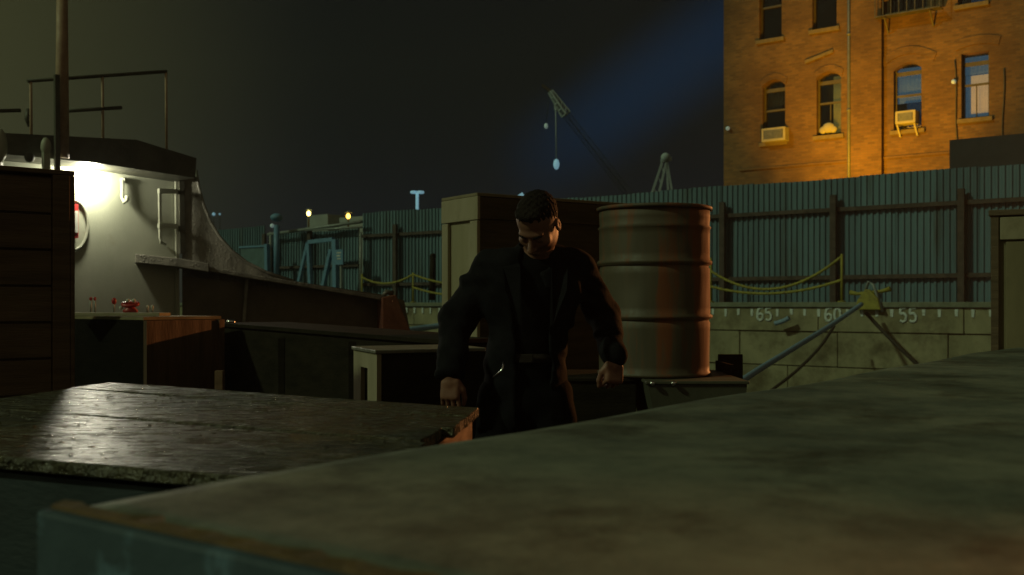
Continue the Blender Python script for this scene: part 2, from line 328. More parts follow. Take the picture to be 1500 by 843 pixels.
# quay frame: local x = along the quay (to the right and nearer), local y = away from the camera
QA = math.atan2(-0.605, 0.796)
Q0 = Vector((5.526, 22.4, 0))
def QU(x, y, v):
    """photo column/row on the vertical plane at local depth v -> local (u, z)"""
    k = (x-HX)/F; Z = (v+21.17)/(0.605*k+0.796); X = k*Z
    u = 0.796*(X-Q0.x)-0.605*(Z-Q0.y); return u, H+(HY-y)/F*Z
def qempty(name, **kw): e = empty(name, Q0, QA); return tag(e, **kw)

g = MB(); g.pts([(-600, 0.5, 1.33), (500, 0.5, 1.33), (500, 900, 1.33), (-600, 900, 1.33)], [(0, 1, 2, 3)])
go = structure(g.build('quay_ground', M['ground'])); go.location = Q0; go.rotation_euler = (0, 0, QA)

# quay wall: coping, three courses of concrete blocks, painted foot marks
qw = qempty('quay_wall', label='mossy concrete dock wall with painted white foot marks below the corrugated fence', cat='wall')
U0, U1 = -60, 22
MB().bb((U0, -0.06, 1.27), (U1, 0.55, 1.38)).build('coping', M['coping'], qw, bevel=0.015)
def course(z0, z1, yoff, step, ph, name):
    b = MB(); u = U0+ph
    while u < U1:
        e = u+step
        b.bb((u+0.008, yoff+rng.uniform(-0.012, 0.012), z0+0.012), (min(e, U1)-0.008, 0.5, z1-0.008)); u = e
    return b.build(name, M['concrete'], qw, bevel=0.01)
course(0.75, 1.268, 0.0, 2.9, 0.3, 'block_course')
course(0.01, 0.75, 0.03, 2.2, 0.0, 'block_course')
course(-0.9, 0.01, 0.06, 2.2, 1.1, 'block_course')
course(-2.5, -0.9, 0.09, 2.2, 0.2, 'block_course')
MB().bb((U0, 0.5, -2.5), (U1, 0.6, 1.26)).build('backing', M['concrete'], qw)
M['mark'] = mat('chalky_white_paint', (0.62, 0.72, 0.70), (0.45, 0.52, 0.50), 0.8, 0.9, 14, c3=(0.2, 0.21, 0.15), c3scale=9, c3amt=(0.56, 0.68))
FT = 0.3048
GL = {'6': [(.075, .125), (.02, .135), (-.045, .09), (-.07, 0), (-.06, -.09), (0, -.13), (.06, -.09), (.06, -.02), (0, .015), (-.05, -.02)],
      '5': [(.065, .13), (-.05, .125), (-.055, .02), (.02, .035), (.065, -.02), (.055, -.10), (0, -.13), (-.06, -.105)],
      '0': [(0, .13), (-.055, .08), (-.065, 0), (-.055, -.08), (0, -.13), (.055, -.08), (.065, 0), (.055, .08), (0, .13)]}
for s, n in (('65', 0), ('60', 5), ('55', 10)):
    b = MB()
    for ch_, dx in zip(s, (-.095, .095)):
        pl = GL[ch_]; pts = []
        for i in range(len(pl)-1):
            for t in np.linspace(0, 1, 5, endpoint=False): pts.append((pl[i][0]*(1-t)+pl[i+1][0]*t, pl[i][1]*(1-t)+pl[i+1][1]*t))
        pts.append(pl[-1])
        for i in range(1, len(pts)-1): pts[i] = tuple((pts[i-1][q]+2*pts[i][q]+pts[i+1][q])/4 for q in (0, 1))
        off = len(b.bm.verts); b.tube([(dx+x, 0, z*1.08) for x, z in pts], [.026+.005*rng.random() for _ in pts], 6)
    for v in b.bm.verts: v.co.y *= .12
    o = b.build('painted_number', M['mark'], qw); o.location = (n*FT, -.020, 1.12); o['label'] = 'white painted number %s' % s
for n in range(-36, 19):
    if n in (0, 5, 10): continue
    m_ = MB(); u = n*FT+rng.uniform(-0.015, 0.015); h_ = rng.uniform(0.12, 0.17); w_ = rng.uniform(0.028, 0.038)
    m_.prism([(u-w_, -0.016, 1.255-0.02), (u+w_, -0.016, 1.255-0.02), (u+w_*0.8, -0.016, 1.235-h_), (u-w_*0.8, -0.016, 1.235-h_)], (0, -0.004, 0))
    m_.build('foot_mark', M['mark'], qw)

# corrugated fence
VF = 1.3; ZT = 4.14
fe = qempty('corrugated_fence', label='long corrugated steel fence with rusty posts and rails along the dock wall', cat='fence')
u_a = QU(531, 330, VF)[0]; u_b = 16.0; u_l = QU(300, 330, VF)[0]
def corr(u0, u1, z0, z1, v):
    b = MB(); pitch = 0.132; us = []; n = int((u1-u0)/pitch)
    prof = [(0, 0), (0.30, 0), (0.42, 1), (0.78, 1), (0.90, 0)]
    for i in range(n):
        for a, d in prof: us.append((u0+(i+a)*pitch, d*-0.035))
    vs = []
    for u, d in us:
        j = 0.012*math.sin(u*0.9)+0.02*math.sin(u*3.1)*0.3
        pn = int(u/0.82+500); vs += [(u, v+d+.006*math.sin(pn*7.1), z0), (u, v+d+.012*math.sin(pn*3.7), z1+.02*math.sin(pn*5.3))]
    b.pts(vs, [(2*i, 2*i+2, 2*i+3, 2*i+1) for i in range(len(us)-1)])
    return b
fo = corr(u_a, u_b, 1.33, ZT, VF).build('sheeting', M['fence'], fe)
so = fo.modifiers.new('t', 'SOLIDIFY'); so.thickness = 0.004
for zr, nm in ((QU(1059, 317, VF)[1], 'rail'), (QU(1059, 409, VF)[1], 'rail')):
    MB().bb((u_a, VF-0.13, zr-0.05), (u_b, VF-0.04, zr+0.04)).build(nm, M['rust'], fe)
pu = QU(1225, 400, VF)[0]; k = -11
while pu+k*2.66 < u_b:
    u = pu+k*2.66; k += 1
    if u < u_a: continue
    MB().bb((u-0.065, VF-0.24, 1.33), (u+0.065, VF-0.135, ZT-0.42+rng.uniform(-.05, .05))).build('post', M['rust'], fe)

gt = qempty('corrugated_gate', label='lower corrugated steel gate and panels left of the long fence beyond the boat', cat='gate')
um_ = QU(392, 340, VF)[0]
zg = QU(460, 339, VF)[1]
o = corr(um_, u_a-.05, 1.33, zg, VF+.03).build('sheeting', M['fence'], gt); sm = o.modifiers.new('t', 'SOLIDIFY'); sm.thickness = .004
o = corr(u_l, um_-.05, 1.33, QU(350, 334, VF)[1], VF+.03).build('sheeting', M['fence'], gt); sm = o.modifiers.new('t', 'SOLIDIFY'); sm.thickness = .004
MB().bb((u_l, VF-.1, 2.5), (u_a-.1, VF-.02, 2.58)).build('rail', M['rust'], gt)
for f_ in (.0, .5): MB().bb((um_+(u_a-um_)*f_-.07, VF-.2, 1.33), (um_+(u_a-um_)*f_+.07, VF-.11, zg)).build('post', M['rust'], gt)

# ------------------------------------------------------------------ brick building
VB = 11.1
bd = qempty('brick_building', label='large floodlit brick building with arched windows behind the fence', cat='building')
def rect(x0, y0, x1, y1, v=VB):
    a = QU(x0, y0, v); c = QU(x1, y1, v); xm = (x0+x1)/2
    return [a[0], c[0], QU(xm, y1, v)[1], QU(xm, y0, v)[1]]     # u0,u1,z0,z1
wins = dict(a=rect(1117, 118, 1150, 208), b=rect(1196, 106, 1232, 198), c=rect(1309, 92, 1350, 190), d=rect(1408, 77, 1449, 173))
ST = 3.35
for kx, src in (('e', 'a'), ('f', 'b'), ('g', 'c'), ('h', 'd')):
    r = list(wins[src]); 
    du = {'e': -0.12, 'f': -0.14, 'g': -0.15, 'h': -0.1}[kx]
    z0 = {'e': QU(1129, 57, VB)[1], 'f': QU(1207, 42, VB)[1], 'g': QU(1325, 17, VB)[1], 'h': QU(1425, 5, VB)[1]}[kx]
    r = [r[0]+du, r[1]+du+(0.3 if kx == 'g' else 0.0), z0, z0+2.1]; wins[kx] = r
uL = QU(1060, 200, VB)[0]; uR = uL+30; zB, zTp = 1.33, 16.0
def wall_open(b, u0, u1, z0, z1, ops, v, th):
    us = sorted({u0, u1, *[o[0] for o in ops], *[o[1] for o in ops]}); zs = sorted({z0, z1, *[o[2] for o in ops], *[o[3] for o in ops]})
    vc = {}
    def V(u, y, z):
        key = (round(u, 4), round(y, 4), round(z, 4))
        if key not in vc: vc[key] = b.bm.verts.new((u, y, z))
        return vc[key]
    solid = {}
    for i in range(len(us)-1):
        for j in range(len(zs)-1):
            cu, cz = (us[i]+us[i+1])/2, (zs[j]+zs[j+1])/2
            solid[i, j] = not any(o[0] < cu < o[1] and o[2] < cz < o[3] for o in ops)
    for (i, j), s in solid.items():
        if not s: continue
        A, B_, C_, D_ = us[i], us[i+1], zs[j], zs[j+1]
        for y in (v, v+th): b.bm.faces.new((V(A, y, C_), V(B_, y, C_), V(B_, y, D_), V(A, y, D_)))
        for di, dj, (p, q) in ((-1, 0, ((A, C_), (A, D_))), (1, 0, ((B_, C_), (B_, D_))), (0, -1, ((A, C_), (B_, C_))), (0, 1, ((A, D_), (B_, D_)))):
            if not solid.get((i+di, j+dj), False):
                b.bm.faces.new((V(p[0], v, p[1]), V(q[0], v, q[1]), V(q[0], v+th, q[1]), V(p[0], v+th, p[1])))
wb = MB(); wall_open(wb, uL, uR, zB, zTp, list(wins.values()), VB, 0.35)
# arch spandrels fill the two upper corners of the arched openings
for kx in 'abce' 'f':
    u0, u1, z0, z1 = wins[kx]; um = (u0+u1)/2; hw = (u1-u0)/2; rise = hw*0.5
    for s in (-1, 1):
        pl = [(um+s*hw, VB+0.004, z1)]
        for t in range(9):
            a = t/8; pl.append((um+s*hw*a if True else 0, VB+0.004, z1-rise*a*a))
        pl = [(um+s*hw, VB+0.004, z1-0.001)] + [(um+s*hw*t/8, VB+0.004, z1-0.001-rise*(t/8)**2) for t in range(0, 9)]
        wb.prism(pl, (0, 0.30, 0))
wb.bb((uL, VB+0.36, zB), (uL+0.35, VB+16, zTp))            # the flank of the building
wb.build('brick_wall', M['brick'], bd)
MB().bb((uL+0.4, VB+2.2, zB), (uR, VB+2.3, zTp)).build('inner_wall', M['roomdark'], bd)
MB().bb((uL-0.1, VB-0.1, zTp), (uR, VB+16, zTp+0.35)).build('roof', M['roomdark'], bd)
pa, pb = QU(1246, 150, VB-0.2)[0], QU(1291, 150, VB-0.2)[0]
MB().bb((pa, VB-0.2, zB), (pb, VB+0.0-0.003, zTp-0.3)).build('pilaster', M['brick'], bd)
zc = QU(1200, 240, VB)[1]
for a, c in ((uL+0.6, pa-0.15), (pb+0.01, uR)):
    MB().bb((a, VB-0.055, zc-0.035), (c, VB-0.003, zc+0.035)).build('string_course', M['brick'], bd, bevel=0.01)
# hood moulds: raised brick arches
def hood(u0, u1, z, rise, th=0.24, proud=0.03, name='arch_hood'):
    um = (u0+u1)/2; hw = (u1-u0)/2; o_, i_ = [], []
    for t in range(-8, 9):
        a = t/8; zz = z+rise*(1-a*a); i_.append((um+hw*a, zz)); o_.append((um+hw*1.12*a, zz+th))
    b = MB(); n = len(i_)
    vs = [(p[0], VB-proud, p[1]) for p in i_]+[(p[0], VB-proud, p[1]) for p in o_]+[(p[0], VB-0.002, p[1]) for p in i_]+[(p[0], VB-0.002, p[1]) for p in o_]
    fs = [(i, i+1, n+i+1, n+i) for i in range(n-1)]+[(2*n+i, 3*n+i, 3*n+i+1, 2*n+i+1) for i in range(n-1)]
    fs += [(i, 2*n+i, 2*n+i+1, i+1) for i in range(n-1)]+[(n+i, n+i+1, 3*n+i+1, 3*n+i) for i in range(n-1)]
    fs += [(0, n, 3*n, 2*n), (n-1, 3*n-1, 4*n-1, 2*n-1)]
    b.pts(vs, fs); return b.build(name, M['brick'], bd)
for kx in 'abef':
    u0, u1, z0, z1 = wins[kx]; hood(u0-0.03, u1+0.03, z1-0.17, 0.2, 0.2)
u0, u1, z0, z1 = wins['c']; hood(u0-0.35, u1+0.35, z1-0.05, 0.32, 0.22)
u0, u1, z0, z1 = wins['d']; hood(u0-0.15, u1+0.25, z1+0.12, 0.12, 0.25)
r = rect(1180, 78, 1221, 90); MB().prism([(r[0], VB-0.07, r[2]-0.02), (r[1], VB-0.07, r[3]-0.05), (r[1], VB-0.07, r[3]+0.04), (r[0], VB-0.07, r[2]+0.08)], (0, 0.067, 0)).build('blind_lintel', M['stone'], bd)
def window(kx, style):
    u0, u1, z0, z1 = wins[kx]; y = VB+0.16; fw = 0.055
    f = MB()
    f.bb((u0+0.002, y, z0+0.002), (u0+fw, y+0.07, z1-0.03)).bb((u1-fw, y, z0+0.002), (u1-0.002, y+0.07, z1-0.03))
    f.bb((u0+fw, y+0.002, z0+0.002), (u1-fw, y+0.068, z0+fw)); f.bb((u0+fw, y+0.002, z1-fw-0.3), (u1-fw, y+0.068, z1-0.24))
    zm = z0+(z1-z0)*0.52; f.bb((u0+fw, y-0.02, zm-0.03), (u1-fw, y+0.05, zm+0.03))
    if style in ('curtain', 'warm'):
        um = (u0+u1)/2; f.bb((um-0.012, y+0.004, z0+fw), (um+0.012, y+0.06, zm-0.03))
    wf = f.build('window', M['wframe'], bd)
    MB().bb((u0+0.01, y+0.055, z0+0.01), (u1-0.01, y+0.061, z1-0.02)).build('pane', M['glass'], wf)
    si = MB().bb((u0-0.10, VB-0.09, z0-0.13), (u1+0.10, VB+0.15, z0-0.003)).build('sill', M['stone'], wf, bevel=0.01)
    def fold(a, c, zlo, zhi, yy, m, name):
        b = MB(); n = 24; vs = []
        for i in range(n+1):
            u = a+(c-a)*i/n; vs += [(u, yy+0.02*math.sin(i*1.6), zlo), (u, yy+0.015*math.sin(i*1.6+.3), zhi)]
        b.pts(vs, [(2*i, 2*i+2, 2*i+3, 2*i+1) for i in range(n)], True); o = b.build(name, m, wf); sm = o.modifiers.new('t', 'SOLIDIFY'); sm.thickness = 0.004
    if style == 'curtain':
        fold(u0+(u1-u0)*0.55, u1-0.02, z0+0.1, z1-0.1, y+0.16, M['cream_curtain'], 'curtain')
    if style == 'warm':
        fold(u0+0.2, u1-0.08, z0+0.18, z0+(z1-z0)*0.68, y+0.16, M['warm_blind'], 'curtain')
        fold(u0+0.03, u1-0.03, z0+(z1-z0)*0.70, z1-0.05, y+0.20, M['blue_blind'], 'blind')
        fold(u0+0.03, u1-0.03, z0+0.03, z0+(z1-z0)*0.70, y+0.24, M['blue_blind'], 'blind')
    if style == 'blue':
        fold(u0+0.03, u1-0.03, z0+(z1-z0)*0.42, z1-0.1, y+0.16, M['blue_blind'], 'blind')
        fold(u0+0.3, u1-0.03, z0+0.1, z0+(z1-z0)*0.42, y+0.2, M['deep_blue'], 'curtain')
    if style == 'dim':
        fold(u0+0.03, u1-0.03, z0+(z1-z0)*0.55, z1-0.1, y+0.2, M['roomdark'], 'blind')
    return wf
for kx, st in (('a', 'dim'), ('b', 'curtain'), ('c', 'blue'), ('d', 'warm'), ('e', 'none'), ('f', 'none'), ('g', 'none'), ('h', 'blue')): window(kx, st)
# white bag heap on the second sill
# air conditioners in windows
def aircon(x0, y0, x1, y1, label, legs):
    v = VB-0.32; r = rect(x0, y0, x1, y1, v); e = qempty('air_conditioner', label=label, cat='air conditioner', group='air conditioners in the brick facade')
    b = MB(); b.bb((r[0], v, r[2]), (r[1], VB+0.14, r[3])); b.build('casing', M['acwhite'], e, bevel=0.02)
    gz = MB(); u0, u1 = r[0]+0.1, r[1]-0.1
    n = 7
    for i in range(n):
        z = r[2]+0.1+(r[3]-r[2]-0.18)*i/(n-1); gz.bb((u0, v-0.012, z-0.010), (u1, v-0.002, z+0.010))
    MB().bb((u0-0.02, v-0.004, r[2]+0.08), (u1+0.02, v-0.0005, r[3]-0.07)).build('grille', M['roomdark'], e)
    gz.build('louvre', M['galv'], e)
    if legs:
        for u in (r[0]+0.05, r[1]-0.05):
            MB().bar((u, v+0.05, r[2]+0.002), (u+0.03, VB-0.03, r[2]-0.35), 0.05).build('bracket', M['acwhite'], e)
aircon(1115, 187, 1150, 207, 'white air conditioner in the lower window nearest the corner of the brick building', False)
aircon(1311, 162, 1341, 181, 'yellowish air conditioner on splayed brackets under the blue window', True)
# bag on sill
r = rect(1203, 181, 1223, 195, VB-0.02)
b = MB(); b.ball(((r[0]+r[1])/2, VB+0.02, r[2]+0.17), 0.17, (1.2, 0.5, 1)); b.ball(((r[0]+r[1])/2+0.15, VB+0.02, r[2]+0.11), 0.13, (1, .5, .9)); b.ball(((r[0]+r[1])/2-0.18, VB+0.02, r[2]+0.11), 0.12, (1, .5, 1))
o = b.build('bundle', M['acwhite'], None, label='pale lumpy bundle on the sill of the window with a cream curtain', cat='bundle'); o.location = Q0; o.rotation_euler = (0, 0, QA)
# drain pipe, with collars
dp = MB(); u = pa-0.08; dp.tube([(u, VB-0.12, 1.33), (u, VB-0.12, zTp-0.4)], 0.055, 10)
for z in np.arange(2.6, 15, 2.4): dp.tube([(u, VB-0.12, z), (u, VB-0.12, z+0.1)], 0.075, 10)
dp.build('drainpipe', mat('grey_blue_pipe', (0.16, 0.18, 0.2), (0.1, 0.12, 0.14), 0.4), bd)
for x, yt, yb, bend in ((1398, 88, 262, 5), (1470, 100, 262, -3)):
    a = QU(x, yt, VB-0.08); c = QU(x+bend, yb, VB-0.08)
    MB().tube([(a[0]+(c[0]-a[0])*t+0.018*math.sin(t*9), VB-0.03, a[1]+(c[1]-a[1])*t) for t in np.linspace(0, 1, 14)], 0.02, 6).build('conduit', M['boat_dark'], bd)
# fire-escape stubs below the third upper window
u0, u1, z0, z1 = wins['g']
b = MB(); b.bb((u0-0.3, VB-0.45, z0-0.16), (u1+0.5, VB-0.092, z0-0.131))
for uu in (u0, u1+0.2):
    b.bar((uu, VB-0.42, z0-0.2), (uu, VB-0.02, z0-0.6), 0.04)
for i in range(9):
    uu = u0-0.28+i*(u1-u0+0.76)/8; b.bb((uu-0.012, VB-0.44, z0-0.13), (uu+0.012, VB-0.416, z0+0.8))
b.bb((u0-0.3, VB-0.445, z0+0.8), (u1+0.5, VB-0.41, z0+0.84)); b.build('fire_escape', M['boat_dark'], bd)
# small fittings on the facade
for x, y, s in ((1397, 120, 0.07), (1062, 189, 0.07)):
    a = QU(x, y, VB-0.1); MB().ball((a[0]+(0.1 if x < 1100 else 0), VB-0.10, a[1]), s).bb((a[0]-0.02+(0.1 if x < 1100 else 0), VB-0.09, a[1]-0.02), (a[0]+0.02+(0.1 if x < 1100 else 0), VB-0.003, a[1]+0.02)).build('wall_fitting', M['lamp_dim'], bd)
# dark shed roof poking over the fence right
r = rect(1420, 206, 1560, 300, 5.0)
b = MB(); b.prism([(r[0], 3.2, r[3]-0.12), (r[0], 6.6, r[3]+0.10), (r[0], 6.6, 1.33), (r[0], 3.2, 1.33)], (6, 0, 0))
o = b.build('shed', mat('dark_slate_shed', (0.025, 0.03, 0.034), None, 0.7), None, label='dark low shed rising behind the corrugated fence at the right', cat='shed'); o.location = Q0; o.rotation_euler = (0, 0, QA)
# sodium yard lamp behind the fence lights the facade from below
def qw_(u, v, z): return Q0+Vector((u*0.796+v*0.605, -u*0.605+v*0.796, z))
ul = QU(1262, 250, VB)[0]
yl = qempty('yard_lamp', label='sodium yard lamp hidden behind the fence in front of the brick pilaster', cat='lamp')
MB().tube([(ul, 8.2, 1.33), (ul, 8.2, 3.4)], 0.05, 10).build('pole', M['galv'], yl)
MB().lathe([(0.02, 0), (0.16, 0.02), (0.1, 0.12), (0.03, 0.16)], (ul, 8.2, 3.18), 16).build('lamp_head', M['galv'], yl)
lamp('sodium_yard_light', 'POINT', qw_(ul, 8.2, 3.4), 230, (1.0, 0.43, 0.008), 0.12)
lamp('yard_light_added_spot', 'SPOT', qw_(ul+0.1, 5.0, 3.4), 4000, (1.0, 0.43, 0.008), 0.2, target=qw_(ul+0.3, 11, 7.9), spot=72)  # second spot without a lamp body, added to spread light up the facade
bpy.data.lights['yard_light_added_spot'].spot_blend = 0.9

# ------------------------------------------------------------------ quay furniture
def stanchion(x, label):
    u, _ = QU(x, 440, 0.3); e = tag(empty('stanchion', qw_(u, 0.3, 1.38), QA), label, 'stanchion', 'yellow stanchions on the dock edge')
    h = 1.02 if x > 1000 else 0.85
    MB().tube([(0, 0, 0), (0, 0, h)], 0.028, 8).build('post', M['yellow'], e)
    MB().lathe([(0.09, 0), (0.09, 0.02), (0.03, 0.03)], (0, 0, 0), 12).build('foot', M['yellow'], e)
    return u, h
sx = [stanchion(530, 'yellow stanchion on the dock edge, leftmost of the four'), stanchion(605, 'yellow stanchion left of the tall crate, above the dock wall'),
      stanchion(1041, 'yellow stanchion half hidden by the right side of the drum'), stanchion(1233, 'yellow stanchion right of the drum, beside the mooring bollard')]
def chain(a, b_, sag, z0a, z0b, label):
    m_ = MB(); n = 46
    pts = [Vector((a+(b_-a)*t, 0.3, z0a+(z0b-z0a)*t-sag*4*t*(1-t))) for t in np.linspace(0, 1, n)]
    m_.tube(pts, 0.030, 6)
    for p in pts[::2]: m_.ball(p, 0.045, (1, .8, .8), 6)
    o = m_.build('chain', M['yellow'], None, label=label, cat='chain', group='yellow chains along the dock edge'); o.location = Q0; o.rotation_euler = (0, 0, QA)
(a, ha), (b1, hb), (c, hc), (d_, hd) = sx
chain(a, b1, 0.22, 1.38+ha-.1, 1.38+hb-.05, 'upper yellow chain sagging left of the stanchion beside the tall crate')
chain(b1, b1+3.4, 0.25, 1.38+hb-.05, 1.38+hb-.15, 'upper yellow chain running from the stanchion behind the tall crate')
chain(b1, b1+3.4, 0.2, 1.38+hb-.42, 1.38+hb-.5, 'lower yellow chain running from the stanchion behind the tall crate')
chain(c, d_, 0.55, 1.38+0.72, 1.38+hd-.05, 'upper of two long sagging yellow chains right of the drum')
chain(c, d_, 0.22, 1.38+0.36, 1.38+hd-.55, 'lower of two long sagging yellow chains right of the drum')
# mooring bollard: yellow, wedge body with cross horns, in front of it the rope eye
ub, zb = QU(1272, 456, -0.12)
bo = tag(empty('bollard', qw_(ub, 0.0, 1.38), QA), 'yellow wedge-shaped mooring bollard with cross horns on the dock edge', 'bollard')
MB().prism([(-0.26, -0.16, -0.16), (0.26, -0.16, -0.16), (0.20, -0.16, 0.08), (0.03, -0.16, 0.26), (-0.06, -0.16, 0.26), (-0.22, -0.16, 0.04)], (0, 0.1, 0)).build('body', M['yellow'], bo, bevel=0.02)
MB().tube([(-0.40, -0.05, 0.20), (-0.24, -0.05, 0.17), (0.24, -0.05, 0.22), (0.42, -0.05, 0.27)], [0.05, 0.035, 0.035, 0.055], 8).build('horn', M['yellow'], bo)
MB().tube([(-0.12, -0.1, 0.1), (0.0, -0.1, 0.42), (0.09, -0.1, 0.36), (0.28, -0.1, -0.2)], 0.03, 8).build('shackle', M['galv'], bo)
def rope(pts, r, m, label, cat='rope'):
    # sagging curve by Catmull sampling
    P_ = [Vector(p) for p in pts]; out = []
    for i in range(len(P_)-1):
        p0, p1, p2, p3 = P_[max(i-1, 0)], P_[i], P_[i+1], P_[min(i+2, len(P_)-1)]
        for t in np.linspace(0, 1, 12, endpoint=False):
            out.append(0.5*((2*p1)+(p2-p0)*t+(2*p0-5*p1+4*p2-p3)*t*t+(3*p1-p0-3*p2+p3)*t**3))
    out.append(P_[-1]); o = MB().tube(out, r, 8).build('mooring_rope', m, None); tag(o, label, cat, 'ropes hanging at the dock wall')
rope([P(1262, 446, 20.6), P(1215, 478, 19.0), P(1160, 512, 16.5), P(1090, 556, 14.0), P(1020, 610, 12.2)], 0.045, M['rope'], 'pale blue mooring rope slanting down from the yellow bollard')
rope([P(1268, 458, 20.6), P(1290, 482, 20.4), P(1320, 512, 20.1), P(1350, 540, 19.9)], 0.04, M['darkrope'], 'dark rope hanging down to the right from the yellow bollard')
rope([P(1222, 478, 20.6), P(1200, 510, 20.3), P(1165, 545, 20.0), P(1130, 572, 19.6)], 0.03, M['darkrope'], 'dark rope hanging down to the left below the blue rope')
rope([P(1135, 474, 22.0), P(1146, 471, 21.9), P(1156, 466, 21.8)], 0.05, M['rope'], 'short teal rope end lying against the dock wall under the number 65')
rope([P(596, 484, 26.5), P(640, 478, 27.0), P(700, 470, 27.2)], 0.075, M['rope'], 'thick pale blue rope on the dock wall between boat and tall crate')

# left part of the quay: trestle frame, notice board, post with lamp hood, cabinet
tr = qempty('trestle_frame', label='pale blue steel trestle frame on the dock left of the notice board', cat='frame')
def QP(x, y, v): u, z = QU(x, y, v); return Vector((u, v, z))
MB().bar(QP(452, 355, .4), QP(488, 351, .4), 0.12).build('top_bar', M['bluep'], tr)
for a, b_, w_ in (((451, 356), (438, 412), .1), ((452, 357), (455, 424), .12), ((485, 366), (473, 420), .12), ((491, 351), (492, 424), .16)):
    MB().bar(QP(*a, .4), QP(*b_, .4), w_).build('leg', M['bluep'], tr)
nb = qempty('notice_board', label='small pale blue notice board right of the trestle frame', cat='sign')
r = rect(492, 366, 503, 388, .25); MB().bb((r[0], .22, r[2]), (r[1], .27, r[3])).build('panel', M['bluep'], nb)
MB().bb(((r[0]+r[1])/2-.03, .28, 1.38), ((r[0]+r[1])/2+.03, .33, r[3])).build('post', M['galv'], nb)
b = MB()
for i, (fa, fb, fz) in enumerate(((.2, .8, .75), (.2, .7, .55), (.25, .75, .35))):
    b.bb((r[0]+(r[1]-r[0])*fa, .212, r[2]+(r[3]-r[2])*fz), (r[0]+(r[1]-r[0])*fb, .218, r[2]+(r[3]-r[2])*(fz+.08)))
b.build('lettering', M['whitep'], nb)
hl = qempty('lamp_post', label='blue lamp post with a rounded hood at the left end of the dock', cat='lamp post')
MB().tube([QP(405, 410, .5), QP(405, 330, .5)], 0.09, 8).build('pole', M['bluep'], hl)
MB().ball(QP(405, 319, .5), 0.22, (0.95, .9, .62), 12).build('hood', M['bluep'], hl)
MB().ball(QP(398.5, 331, .4), 0.07).build('bulb', M['lamp_dim'], hl)
p2 = qempty('steel_post', label='thick blue steel post between the cabinet and the lamp post', cat='post')
MB().bar(QP(391, 358, .5), QP(392, 415, .5), .14).build('shaft', M['bluep'], p2)
cb = qempty('cabinet', label='pale blue box cabinet on the dock seen over the boat rail', cat='cabinet')
r = rect(352, 363, 387, 410, .8); MB().bb((r[0], .8, 1.34), (r[1], 1.15, r[3])).build('body', mat('dark_teal_paint', (0.09, 0.17, 0.19), None, .6), cb, bevel=.02)
MB().bb((r[0]-.03, .76, r[3]+.002), (r[1]+.03, 1.16, r[3]+.06)).build('lid', M['bluep'], cb)
# overhead pipe rail with handrail lines beyond the boat
pr = qempty('pipe_gantry', label='thin horizontal pipe gantry crossing above the left end of the fence', cat='gantry')
MB().tube([QP(392, 344, 1.0), QP(530, 325, 1.0)], 0.05, 6).build('pipe', M['galv'], pr)
MB().tube([QP(440, 338, 1.0), QP(530, 333, 1.0)], 0.035, 6).build('pipe', M['galv'], pr)
for x in (396, 528): MB().tube([QP(x, 340, 1.0), QP(x, 440, 1.0)], 0.04, 6).build('upright', M['galv'], pr)
# black pole by the fence
dk = qempty('dark_pole', label='short black pole before the fence left of the tall crate', cat='pole')
MB().tube([QP(633, 440, 0.9), QP(634, 376, 0.9)], 0.09, 8).ball(QP(634, 376, .9), .1, seg=8).build('shaft', M['black'], dk)
# T-shaped floodlight mast
tl = qempty('floodlight_mast', label='T-shaped pale blue floodlight mast rising over the fence left of centre', cat='lamp post')
MB().tube([QP(611, 445, 6), QP(611, 283, 6)], 0.055, 8).build('pole', M['glow_blue'], tl)  # pole glows by itself in place of light falling on it
for s in (-1, 1):
    c = QP(611+s*5, 282, 6); MB().box(c, (0.19, 0.2, 0.10)).build('floodlight', M['glow_blue'], tl, bevel=.03)
# pale tanks beyond the fence and amber yard lamps in front
for x0, x1, yt, lab in ((450, 480, 315, 'pale block of a warehouse behind the left amber lamp'), (497, 532, 318, 'pale block of a warehouse behind the right amber lamp')):
    r = rect(x0, yt, x1, 400, 12); o = MB().bb((r[0], 12, 1.33), (r[1], 14, r[3])).build('warehouse', mat('pale_render', (0.30, 0.36, 0.35), (0.22, 0.26, 0.26), .9, None, 1.0), None, label=lab, cat='building')
    o.location = Q0; o.rotation_euler = (0, 0, QA); r0 = r
for x, y, mm, lab in ((452, 313, 'lamp_yellow', 'glowing yellow lamp on a thin pole, left of the pair over the boat'), (510, 317, 'lamp_amber', 'glowing amber lamp on a thin pole, right of the pair over the boat')):
    e = qempty('street_lamp', label=lab, cat='street lamp', group='pair of glowing yard lamps')
    c = QP(x, y, 9); MB().ball(c, 0.10, (.85, .85, 1.1)).build('bulb', M[mm], e); MB().tube([QP(x, 440, 9.1), QP(x, y-3, 9.1)], 0.035, 6).build('pole', M['black'], e)
    MB().lathe([(0.16, 0), (0.10, 0.05), (0.03, 0.09)], c+Vector((0, 0.02, .14)), 12).build('hood', M['galv'], e)
    lamp('street_lamp_light', 'POINT', qw_(c.x, c.y-.25, c.z-.1), 5, (1, .6, .15), 0.08)
# distant shore lights
for x, y, s in ((313, 314, .9), (322, 314, .5)):
    p = P(x, y, 160); o = empty('shore_light', (p.x, p.y, 0)); MB().ball((0, 0, p.z), 0.3*s, seg=8).build('bulb', M['glow_blue'], o); MB().tube([(0, 0, -0.9), (0, 0, p.z-.3)], 0.06, 6).build('pole', M['black'], o)
    tag(o, ('brighter' if s > .7 else 'fainter')+' of two tiny far shore lights beside the boat', 'light')
